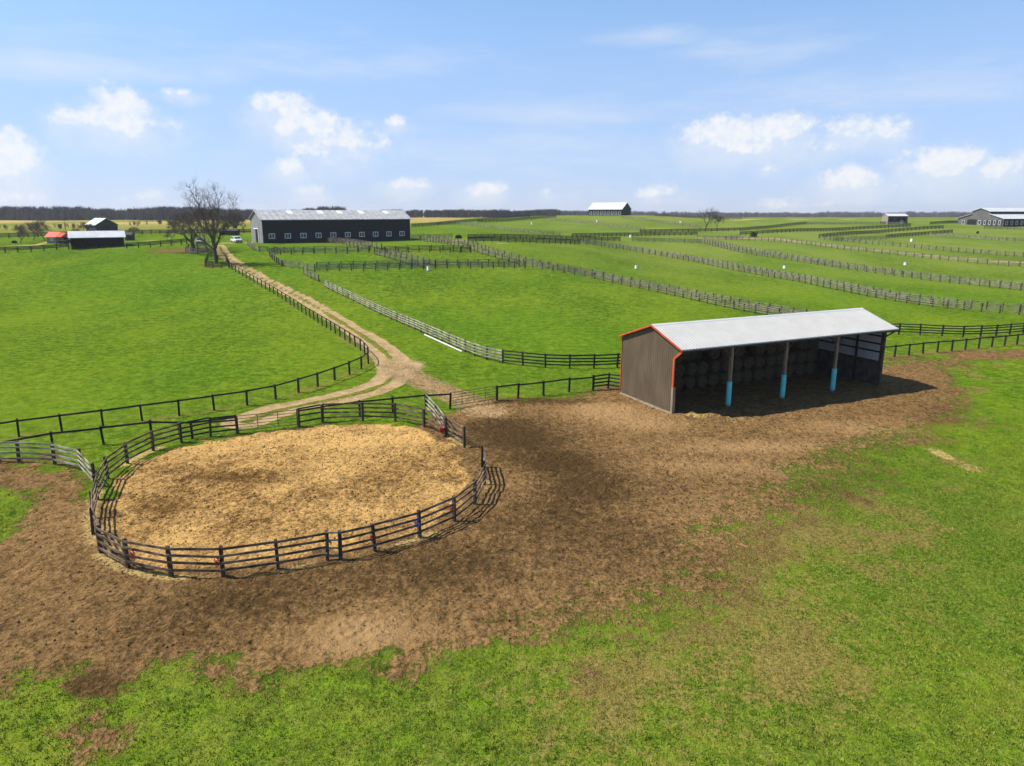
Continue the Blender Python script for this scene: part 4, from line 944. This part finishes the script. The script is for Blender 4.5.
for px, py, h_, sd, lb in ((20.4, 243.2, 4.9, 3, 'little bare tree standing alone in grass left of the hut'), (34, 240.5, 5.6, 4, 'pale bushy bare tree left of the hut'), (45, 240, 6.6, 5, 'taller bare tree crowding the red hut roof'),
                           (88, 236, 4.6, 6, 'reddish bare tree between the hut and the gabled barn'), (133, 236.5, 3.2, 8, 'small bare tree right of the gabled barn'), (77, 236, 2.6, 18, 'low bare tree over the white shed roof')):
    x, y = gp(px, py); bare_tree(lb, x, y, h_, 1.2, sd, GS, levels=5, twig=.028, fine=1.0, rad=.14)
for px, py, h_, sd, lb in ((227, 232, 6.5, 31, 'brown tree clump end behind the tall bare tree'), (233, 231.6, 7.2, 32, 'dense brown bare tree behind the long low shed'), (238, 231.4, 6.6, 33, 'brown bare tree nearest the black barn gable')):
    x, y = gp(px, py); bare_tree(lb, x, y, h_, 1.4, sd, 'brown bare trees between the tall tree and the barn', levels=5, twig=.04, fine=1.5, rad=.18)
x, y = gp(717, 229.5); bare_tree('low twiggy bare bush beside the lone hill tree', x, y, 7.0, 1.6, 52, levels=5, twig=.035, fine=1.2, rad=.14)

# far woods: many small winter trees read as one mass
def woods(name, label, line, n, h, depth, seed, mat='wood_far', w=1.0):
    rd = np.random.default_rng(seed); P = resample(gps(line) if not isinstance(line, np.ndarray) else line, 6)
    s = rd.uniform(0, len(P) - 1.001, n); i = s.astype(int); f = s - i; c = P[i] * (1 - f)[:, None] + P[i + 1] * f[:, None]
    dirn = c / np.linalg.norm(c, axis=1)[:, None]; c = c + dirn * rd.uniform(0, depth, n)[:, None]
    z = terrain(c[:, 0], c[:, 1]); hh = h * rd.uniform(.72, 1.0, n) * (.72 + .5 * vnoise(c[:, 0] * .025, c[:, 1] * .025, seed))
    V = []; F = []
    for k in range(n):
        base = np.array([c[k, 0], c[k, 1], z[k]]); H_ = hh[k]; cr = H_ * .32 * w
        m = 26
        for j in range(m):
            t = rd.uniform(.05, .85); a = rd.uniform(0, 6.283); r_ = cr * math.sqrt(rd.random()) * .7
            p = base + [r_ * .3 * math.cos(a), r_ * .3 * math.sin(a), H_ * t * .8]
            q = base + [r_ * 1.4 * math.cos(a), r_ * 1.4 * math.sin(a), H_ * min(t + rd.uniform(.18, .4), 1.0)]
            if j == 0: p, q = base - [0, 0, .5], base + [0, 0, H_ * .9]
            th_ = H_ * rd.uniform(.022, .05)
            o = len(V); ax = np.array([1, 0, 0.]); ay = np.array([0, 1, 0.])
            V += [p + ax * th_, p - ax * th_ * .5 + ay * th_ * .87, p - ax * th_ * .5 - ay * th_ * .87, q]
            F += [(o, o + 1, o + 3), (o + 1, o + 2, o + 3), (o + 2, o, o + 3)]
    b = MB(); b.v = [tuple(v) for v in V]; b.f = F
    return tag(b.build(name, mat), label, 'woods', kind='stuff')
def at_depth(pts): return np.array([((px - 512) / FPX * (Y * CP + 4 * SP), Y) for px, Y in pts])
woods('woods', 'dark winter woods on the skyline beyond the tan field', at_depth([(-420, 560), (-100, 560), (120, 575), (260, 590), (345, 620)]), 2600, 10.3, 60, 1)
woods('treeline', 'brown winter treeline behind the hilltop barn and far paddocks', at_depth([(380, 610), (450, 625), (500, 680), (560, 800)]), 900, 8.6, 70, 2)
woods('distant_woods', 'thin grey woods along the horizon of the eastern pasture', at_depth([(520, 1000), (640, 1250), (760, 1380), (1000, 1380), (1400, 1380)]), 3600, 11.5, 160, 3, w=1.6)
woods('scrub', 'olive scrub along the foot of the dark woods', [(-300, 220.2), (0, 220), (100, 219.8), (160, 219.4), (250, 219.6)], 420, 2.0, 14, 4, 'scrub', 1.8)
woods('scrub', 'grey brown scrub scattered on the tan slope behind the hut', [(0, 232), (40, 231), (90, 228), (140, 226), (200, 224)], 60, 2.2, 30, 5, 'twig', 1.8)

# dark evergreen shrub in the pasture
def shrub(px, py, w, h, label):
    x, y = gp(px, py); rd = random.Random(int(px)); m = MB()
    for _ in range(420):
        a = rd.uniform(0, 6.28); t = rd.random() ** .6; zz = rd.uniform(.05, 1) * h; rr = w / 2 * t * math.sqrt(max(1 - (zz / h) ** 3 * .8, .05))
        c = Vector((math.cos(a) * rr, math.sin(a) * rr * .7, zz)); d = Vector((rd.gauss(0, 1), rd.gauss(0, 1), rd.gauss(.5, .7))).normalized() * .34
        e = d.orthogonal().normalized() * .13; m.add([c - e, c + e, c + d, c + d * .5 + e.cross(d).normalized() * .12], [(0, 1, 2), (0, 3, 2), (1, 3, 2)])
    tag(m.build('shrub', 'scrub_dark', None, False, (x, y, H(x, y))), label, 'shrub')
M['scrub_dark'] = plain('dark_evergreen', (0.008, 0.014, 0.008), (0.022, 0.034, 0.016), 1, .9)
shrub(753.5, 236.9, 3.0, 1.75, 'dark rounded shrub at the head of the gravel lane')
shrub(458.5, 238.4, 1.9, .9, 'small dark shrub at the fence corner right of the barn')
shrub(977.5, 233.6, .7, .8, 'tiny dark bush in the grass below the monitor barn')
shrub(14.5, 243.2, 1.1, .5, 'low dark bush beside the little bare tree')

# ------------------------------------------------------------------ waterers
wb = MB(); wb.prism([(-.32, -.05), (.32, -.05), (.36, .55), (.30, .80), (-.30, .80), (-.36, .55)], -.28, .28); 
wl = [(784.3, 268.6, 'white waterer on the slope nearest the hay shed roof'), (905, 265.2, 'white waterer upslope of the gravel lane fence'), (911.5, 241.6, 'white waterer in the grass below the dark double fence'),
      (636.2, 268.6, 'white waterer alone in the long middle paddock'), (428.4, 270.4, 'white waterer against the small paddock fence'), (630.4, 237.6, 'white waterer among the level fences below the hilltop barn'),
      (532, 224.4, 'white waterer on the far slope left of the hilltop barn'), (597, 222, 'white waterer straight below the hilltop barn'), (680.5, 223, 'white waterer upslope left of the lone hill tree')]
for i, (px, py, lb) in enumerate(wl):
    x, y = gp(px, py); sc = .85 if y < 200 else 1.1
    if i == 0:
        r = empty('waterer', (0, 0, 0)); wb.build('tank', 'white', r, bevel=.03)
        b = MB(); b.box(-.27, .27, -.22, .22, .801, .86); b.build('lid', 'gray_siding', r)
        b = MB(); b.box(-.45, .45, -.42, .42, -.12, .03); b.build('plinth', 'concrete', r); w0 = r
    else: r = copy_tree(w0)
    r.location = (x, y, H(x, y)); r.rotation_euler = (0, 0, random.uniform(-1.1, -.7)); r.scale = (sc, sc, sc * 1.15)
    tag(r, lb, 'waterer', 'white waterers in the paddocks')

# ------------------------------------------------------------------ cars by the barn
def car(label, px, py, rz, paint):
    x, y = gp(px, py); r = empty('parked_car', (x, y, H(x, y)), rz, label, 'car', 'cars parked at the barn end of the track')
    b = MB(); b.prism([(-2.2, .32), (2.2, .32), (2.25, .7), (2.1, .88), (1.2, 1.0), (.65, 1.48), (-1.45, 1.52), (-2.05, 1.0), (-2.22, .85)], -.86, .86); b.build('body', paint, r, bevel=.06)
    for s in (-1, 1):
        w = MB(); w.prism([(1.02, 1.03), (.58, 1.42), (-.25, 1.44), (-.25, 1.03)], s * .865 - .006, s * .865 + .006); w.build('side_window', 'glass', r)
        w = MB(); w.prism([(-.35, 1.03), (-.35, 1.44), (-1.38, 1.45), (-1.8, 1.03)], s * .865 - .006, s * .865 + .006); w.build('side_window', 'glass', r)
    w = MB(); w.add([(1.23, -.74, 1.03), (1.23, .74, 1.03), (.70, .70, 1.47), (.70, -.70, 1.47), (1.20, -.74, 1.0), (1.20, .74, 1.0), (.66, .70, 1.44), (.66, -.70, 1.44)], [(0, 1, 2, 3), (7, 6, 5, 4), (0, 4, 5, 1), (1, 5, 6, 2), (2, 6, 7, 3), (3, 7, 4, 0)]); w.build('windscreen', 'glass', r)
    w = MB(); w.add([(-2.06, -.74, 1.03), (-2.06, .74, 1.03), (-1.52, .70, 1.49), (-1.52, -.70, 1.49), (-2.0, -.74, 1.0), (-2.0, .74, 1.0), (-1.46, .70, 1.46), (-1.46, -.70, 1.46)], [(3, 2, 1, 0), (4, 5, 6, 7), (1, 5, 4, 0), (2, 6, 5, 1), (3, 7, 6, 2), (0, 4, 7, 3)]); w.build('rear_window', 'glass', r)
    for sx in (-1.38, 1.38):
        for s in (-1, 1):
            w = MB(); w.tube([(sx, s * .70, .33), (sx, s * .88, .33)], .33, 18); wh = w.build('wheel', 'rubber', r)
            w = MB(); w.tube([(sx, s * .86, .33), (sx, s * .895, .33)], .19, 14); w.build('rim', 'metal', wh)
    for s in (-1, 1):
        w = MB(); w.box(2.16, 2.25, s * .62 - .16, s * .62 + .16, .66, .80); w.build('headlight', 'lens', r)
        w = MB(); w.box(-2.26, -2.18, s * .66 - .12, s * .66 + .12, .72, .98); w.build('tail_light', 'lamp_red', r)
    for sx in (-2.25, 2.25):
        b = MB(); b.box(sx - .05, sx + .05, -.8, .8, .36, .55); b.build('bumper', 'rubber', r)
car('white hatchback parked in the open by the grey barn gable', 236.6, 242.6, R(-52), 'carpaint')
car('silver car half hidden behind the bare tree trunks', 200.5, 244, R(-70), 'silver')

# ------------------------------------------------------------------ horses beside the white roofed shed
def horse(label, px, py, rz, graze):
    x, y = gp(px, py); me = bpy.data.meshes.new('horse')
    J = [(0, 0, 1.22, .30), (.55, 0, 1.2, .29), (.8, 0, 1.28, .22), (1.1, 0, 1.5, .15), (1.32, 0, 1.72, .13), (1.5, 0, 1.62, .10), (1.75, 0, 1.38, .065), (-.5, 0, 1.24, .29), (-.75, 0, 1.22, .22), (-.92, 0, 1.1, .05), (-.98, 0, .65, .06)]
    if graze: J[3], J[4], J[5], J[6] = (1.12, 0, 1.05, .15), (1.36, 0, .66, .12), (1.42, 0, .45, .10), (1.5, 0, .14, .065)
    E = [(0, 1), (1, 2), (2, 3), (3, 4), (4, 5), (5, 6), (0, 7), (7, 8), (8, 9), (9, 10)]
    def leg(root_i, pts):
        a = root_i
        for p in pts: J.append(p); E.append((a, len(J) - 1)); a = len(J) - 1
    for s in (-1, 1):
        leg(1, [(.62, s * .17, .95, .13), (.62, s * .16, .52, .065), (.60, s * .16, .12, .045), (.66, s * .16, .02, .06)])
        leg(7, [(-.62, s * .18, .95, .16), (-.5, s * .17, .78, .10), (-.74, s * .17, .52, .065), (-.68, s * .17, .12, .045), (-.62, s * .17, .02, .06)])
        leg(4, [(1.30, s * .06, 1.86, .03)] if not graze else [(1.30, s * .08, .74, .03)])
    import bmesh
    bm = bmesh.new(); lay = bm.verts.layers.skin.new(); vv = [bm.verts.new(j[:3]) for j in J]
    for a, b in E: bm.edges.new((vv[a], vv[b]))
    for i, v in enumerate(vv): v[lay].radius = (J[i][3], J[i][3]); v[lay].use_root = i == 0
    bm.to_mesh(me); bm.free()
    o = bpy.data.objects.new('tmp_horse', me); COL.objects.link(o); o.modifiers.new('s', 'SKIN'); sb = o.modifiers.new('d', 'SUBSURF'); sb.levels = sb.render_levels = 1
    dg = bpy.context.evaluated_depsgraph_get(); m2 = bpy.data.meshes.new_from_object(o.evaluated_get(dg)); bpy.data.objects.remove(o)
    m2.materials.clear(); m2.materials.append(M['horse'])
    h = bpy.data.objects.new('horse', m2); COL.objects.link(h); h.location = (x, y, H(x, y)); h.rotation_euler = (0, 0, rz); tag(h, label, 'horse', 'horses by the white roofed shed')
horse('dark horse grazing beside the white roofed shed', 63.5, 246.2, R(200), True)
horse('dark horse standing against the white roofed shed wall', 68.8, 245.6, R(70), False)
# thin pole on the tan slope
x, y = gp(65.4, 230.6); m = MB(); m.tube([(0, 0, -.5), (0, 0, 4.2)], [.10, .07], 8); m.bar((-.7, 0, 3.9), (.7, 0, 3.9), .08, .1)
tag(m.build('utility_pole', 'bark', None, False, (x, y, H(x, y))), 'thin grey utility pole on the tan slope behind the hut', 'utility pole')

# ------------------------------------------------------------------ sky, sun, camera
SUN_EL = R(52); TR_ = Vector((.985, -.10)).normalized()          # the way the light travels over the ground
hz = NT('haze_air'); pv = hz.n('ShaderNodeVolumePrincipled'); pv.inputs['Color'].default_value = (.86, .88, .92, 1); pv.inputs['Density'].default_value = .00013; pv.inputs['Anisotropy'].default_value = .2
ho = hz.n('ShaderNodeOutputMaterial'); hz.t.links.new(pv.outputs[0], ho.inputs['Volume'])
M['haze'] = hz.owner
hb_ = MB(); hb_.box(-6200, 6200, -400, 6200, -40, 42)
tag(hb_.build('haze', 'haze'), 'thin pale spring haze over the farm', 'haze', kind='stuff')
w = NT('World', world=True); SC.world = w.owner
sky = w.n('ShaderNodeTexSky', sky_type='NISHITA'); sky.sun_disc = False; sky.sun_elevation = SUN_EL; sky.sun_rotation = math.atan2(-TR_.x, -TR_.y)
sky.altitude = 300; sky.air_density = 1.0; sky.dust_density = .15; sky.ozone_density = 3.5
tc = w.n('ShaderNodeTexCoord').outputs['Generated']; sx = w.n('ShaderNodeSeparateXYZ'); w.put(sx.inputs[0], tc)
az = w.math('ARCTAN2', sx.outputs[0], sx.outputs[1]); el = w.math('ARCSINE', sx.outputs[2])
def sky_dir(px, py):
    a = (px - 512) / FPX; b = -(py - 383) / FPX; v = Vector((a, CP + b * SP, -SP + b * CP)).normalized(); return math.atan2(v.x, v.y), math.asin(v.z)
clouds = [(122, 108, 30, 20, 1), (100, 118, 38, 13, .9), (128, 124, 46, 14, .75), (8, 155, 26, 26, 1.0), (6, 172, 26, 12, .8), (180, 92, 17, 6, .75), (283, 107, 36, 14, 1), (310, 122, 50, 15, .95), (345, 140, 52, 13, .75), (330, 150, 55, 14, .55), (398, 122, 14, 7, .8),
          (289, 167, 20, 10, .85), (306, 190, 22, 9, .75), (404, 183, 24, 8, .9), (483, 189, 24, 9, .9), (150, 196, 26, 8, .4), (720, 133, 46, 17, 1), (770, 130, 52, 17, .95), (750, 146, 70, 12, .7), (850, 126, 42, 13, .75), (885, 132, 26, 10, .7), (820, 146, 30, 10, .6),
          (852, 178, 32, 14, 1), (940, 162, 36, 16, 1.05), (1000, 168, 20, 10, .95), (660, 192, 34, 10, .55), (784, 204, 30, 7, .6), (768, 168, 16, 7, .5), (830, 204, 26, 5, .5), (10, 196, 30, 8, .5), (560, 190, 40, 8, .35), (905, 185, 60, 10, .4), (1080, 150, 40, 20, .9), (-60, 150, 50, 24, .9)]
wisps = [(70, 66, 120, 12, .45), (650, 36, 55, 9, .42), (560, 112, 110, 14, .40), (760, 50, 60, 16, .28), (880, 90, 120, 16, .28), (300, 60, 140, 14, .22), (500, 150, 200, 22, .25)]
def field_of(lst, kx=1.0, ky=1.0, drop=0.0):
    acc = None
    for px, py, rx, ry, s in lst:
        if lst is clouds: py, rx, ry = py + drop * ry, rx * 1.22 * kx, ry * 1.3 * ky
        a0, e0 = sky_dir(px, py)
        dx = w.math('MULTIPLY', w.math('SUBTRACT', az, a0), FPX / rx); dy = w.math('MULTIPLY', w.math('SUBTRACT', el, e0), FPX / ry)
        d = w.math('SQRT', w.math('ADD', w.math('MULTIPLY', dx, dx), w.math('MULTIPLY', dy, dy)))
        v = w.math('MULTIPLY', w.math('SUBTRACT', 1.0, d), s)
        acc = v if acc is None else w.math('MAXIMUM', acc, v)
    return acc
n1 = w.noise(34, 7, .62, tc, (1, 1, 1.3)); n2 = w.noise(90, 5, .6, tc); n3 = w.noise(9, 5, .6, tc, (1, 1, 5))
cum = w.math('ADD', field_of(clouds), w.math('ADD', w.math('MULTIPLY', w.math('SUBTRACT', n1, .5), 1.5), w.math('MULTIPLY', w.math('SUBTRACT', n2, .5), .35)))
soft = w.math('ADD', field_of(clouds, 1.25, 1.5, .8), w.math('MULTIPLY', w.math('SUBTRACT', n1, .5), 1.0))
hard = w.math('MULTIPLY', w.step(cum, .08, .66), w.math('ADD', .60, w.math('MULTIPLY', w.step(n2, .3, .65), .28)))
dens = w.math('MAXIMUM', hard, w.math('MULTIPLY', w.step(soft, -.05, .75), .52))
wi = w.math('ADD', field_of(wisps), w.math('MULTIPLY', w.math('SUBTRACT', n3, .5), 1.1))
wd = w.math('MULTIPLY', w.step(wi, -.2, .7), .55)
bgs = w.n('ShaderNodeBackground'); 
rmp = w.n('ShaderNodeValToRGB'); w.put(rmp.inputs[0], w.math('MULTIPLY', el, 1 / .3)); cr_ = rmp.color_ramp
for p_, c_ in ((0.0, (.50, .535, .80)), (.06, (.505, .54, .76)), (.245, (.71, .553, .60)), (.48, (.90, .70, .60)), (1.0, (.78, .88, .885))):
    e_ = cr_.elements[0] if p_ == 0 else (cr_.elements[1] if p_ == 1 else cr_.elements.new(p_)); e_.position = p_; e_.color = (*c_, 1)
w.put(bgs.inputs[0], w.mix(1.0, sky.outputs[0], rmp.outputs[0], 'MULTIPLY')); bgs.inputs[1].default_value = .116
ccol = w.mix(w.step(cum, .12, .8), (.84, .89, .97), (1, 1, 1))
bgc = w.n('ShaderNodeBackground'); w.put(bgc.inputs[0], ccol); bgc.inputs[1].default_value = .54
veil = w.n('ShaderNodeBackground'); w.put(veil.inputs[0], (.305, .395, .56)); veil.inputs[1].default_value = .89
mv = w.n('ShaderNodeMixShader'); w.put(mv.inputs[0], w.math('MULTIPLY', w.step(el, .34, .10), .55)); w.t.links.new(bgs.outputs[0], mv.inputs[1]); w.t.links.new(veil.outputs[0], mv.inputs[2])
mx = w.n('ShaderNodeMixShader'); w.put(mx.inputs[0], w.math('MAXIMUM', dens, wd)); w.t.links.new(mv.outputs[0], mx.inputs[1]); w.t.links.new(bgc.outputs[0], mx.inputs[2])
wo = w.n('ShaderNodeOutputWorld'); w.t.links.new(mx.outputs[0], wo.inputs[0])

sl = bpy.data.lights.new('sun', 'SUN'); sl.energy = 4.4; sl.angle = R(.53); sl.color = (1.0, .95, .86)
so_ = bpy.data.objects.new('sun', sl); COL.objects.link(so_); so_.location = (-60, 10, 80)
so_.rotation_euler = Vector((TR_.x * math.cos(SUN_EL), TR_.y * math.cos(SUN_EL), -math.sin(SUN_EL))).to_track_quat('-Z', 'Y').to_euler()

cam = bpy.data.cameras.new('camera'); cam.sensor_width = 36; cam.lens = FPX / 1024 * 36; cam.clip_start = .5; cam.clip_end = 9000
co = bpy.data.objects.new('camera', cam); COL.objects.link(co); co.location = (0, 0, CAMH); co.rotation_euler = (math.pi / 2 - PITCH, 0, 0); SC.camera = co
SC.view_settings.view_transform = 'Standard'; SC.view_settings.look = 'None'; SC.view_settings.exposure = .85; SC.view_settings.gamma = 1; SC.view_settings.use_curve_mapping = False
SC.cycles.use_denoising = True; SC.cycles.max_bounces = 6; SC.cycles.transparent_max_bounces = 4
SC.cycles.use_adaptive_sampling = True; SC.cycles.adaptive_threshold = .015
# ------------------------------------------------------------------ ground, grass, straw and clods, now that every fence line is known
build_ground()
blades('grass', 230000, (-30, 40, 15, 58), .088, 'blade', 'short worn pasture grass in front of and beside the dirt yard', 'grass',
       lambda x, y, so, sa, tr, dr, wo: (so + wo * .7 < rng.uniform(.25, .75, len(x))) & (sa < .2) & (tr < .3) & (np.abs(x) < .78 * y + 4) & (rng.random(len(x)) < sstep(58, 30, y + np.maximum(0, -x - 8) * .6)))
blades('loose_straw', 60000, (-26, 40, 28, 62), .10, 'straw', 'loose straw blown along the pen fence and out of the hay shed', 'straw',
       lambda x, y, so, sa, tr, dr, wo: (dr > rng.uniform(.25, 1.0, len(x))) & (y < 63), lay=1.2, per=3)

M['clod'] = blade_mat('earth_clods', (0.075, 0.044, 0.018), (0.210, 0.118, 0.045), (0.29, 0.18, 0.08))
M['sand_clod'] = blade_mat('sand_clods', (0.13, 0.072, 0.024), (0.42, 0.26, 0.095), (0.55, 0.37, 0.16))
clods('dirt_clods', 36000, (-32, 40, 22, 64), 'crumbled earth clods scattered over the dirt yard', lambda x, y, so, sa, tr, dr, to: (so > rng.uniform(.35, .8, len(x))) & (sa < .3) & (np.abs(x) < .78 * y + 4), 'clod')
clods('sand_clods', 24000, (-26, 2, 30, 56), 'kicked up lumps in the sand footing of the pen', lambda x, y, so, sa, tr, dr, to: (sa > .7), 'sand_clod')
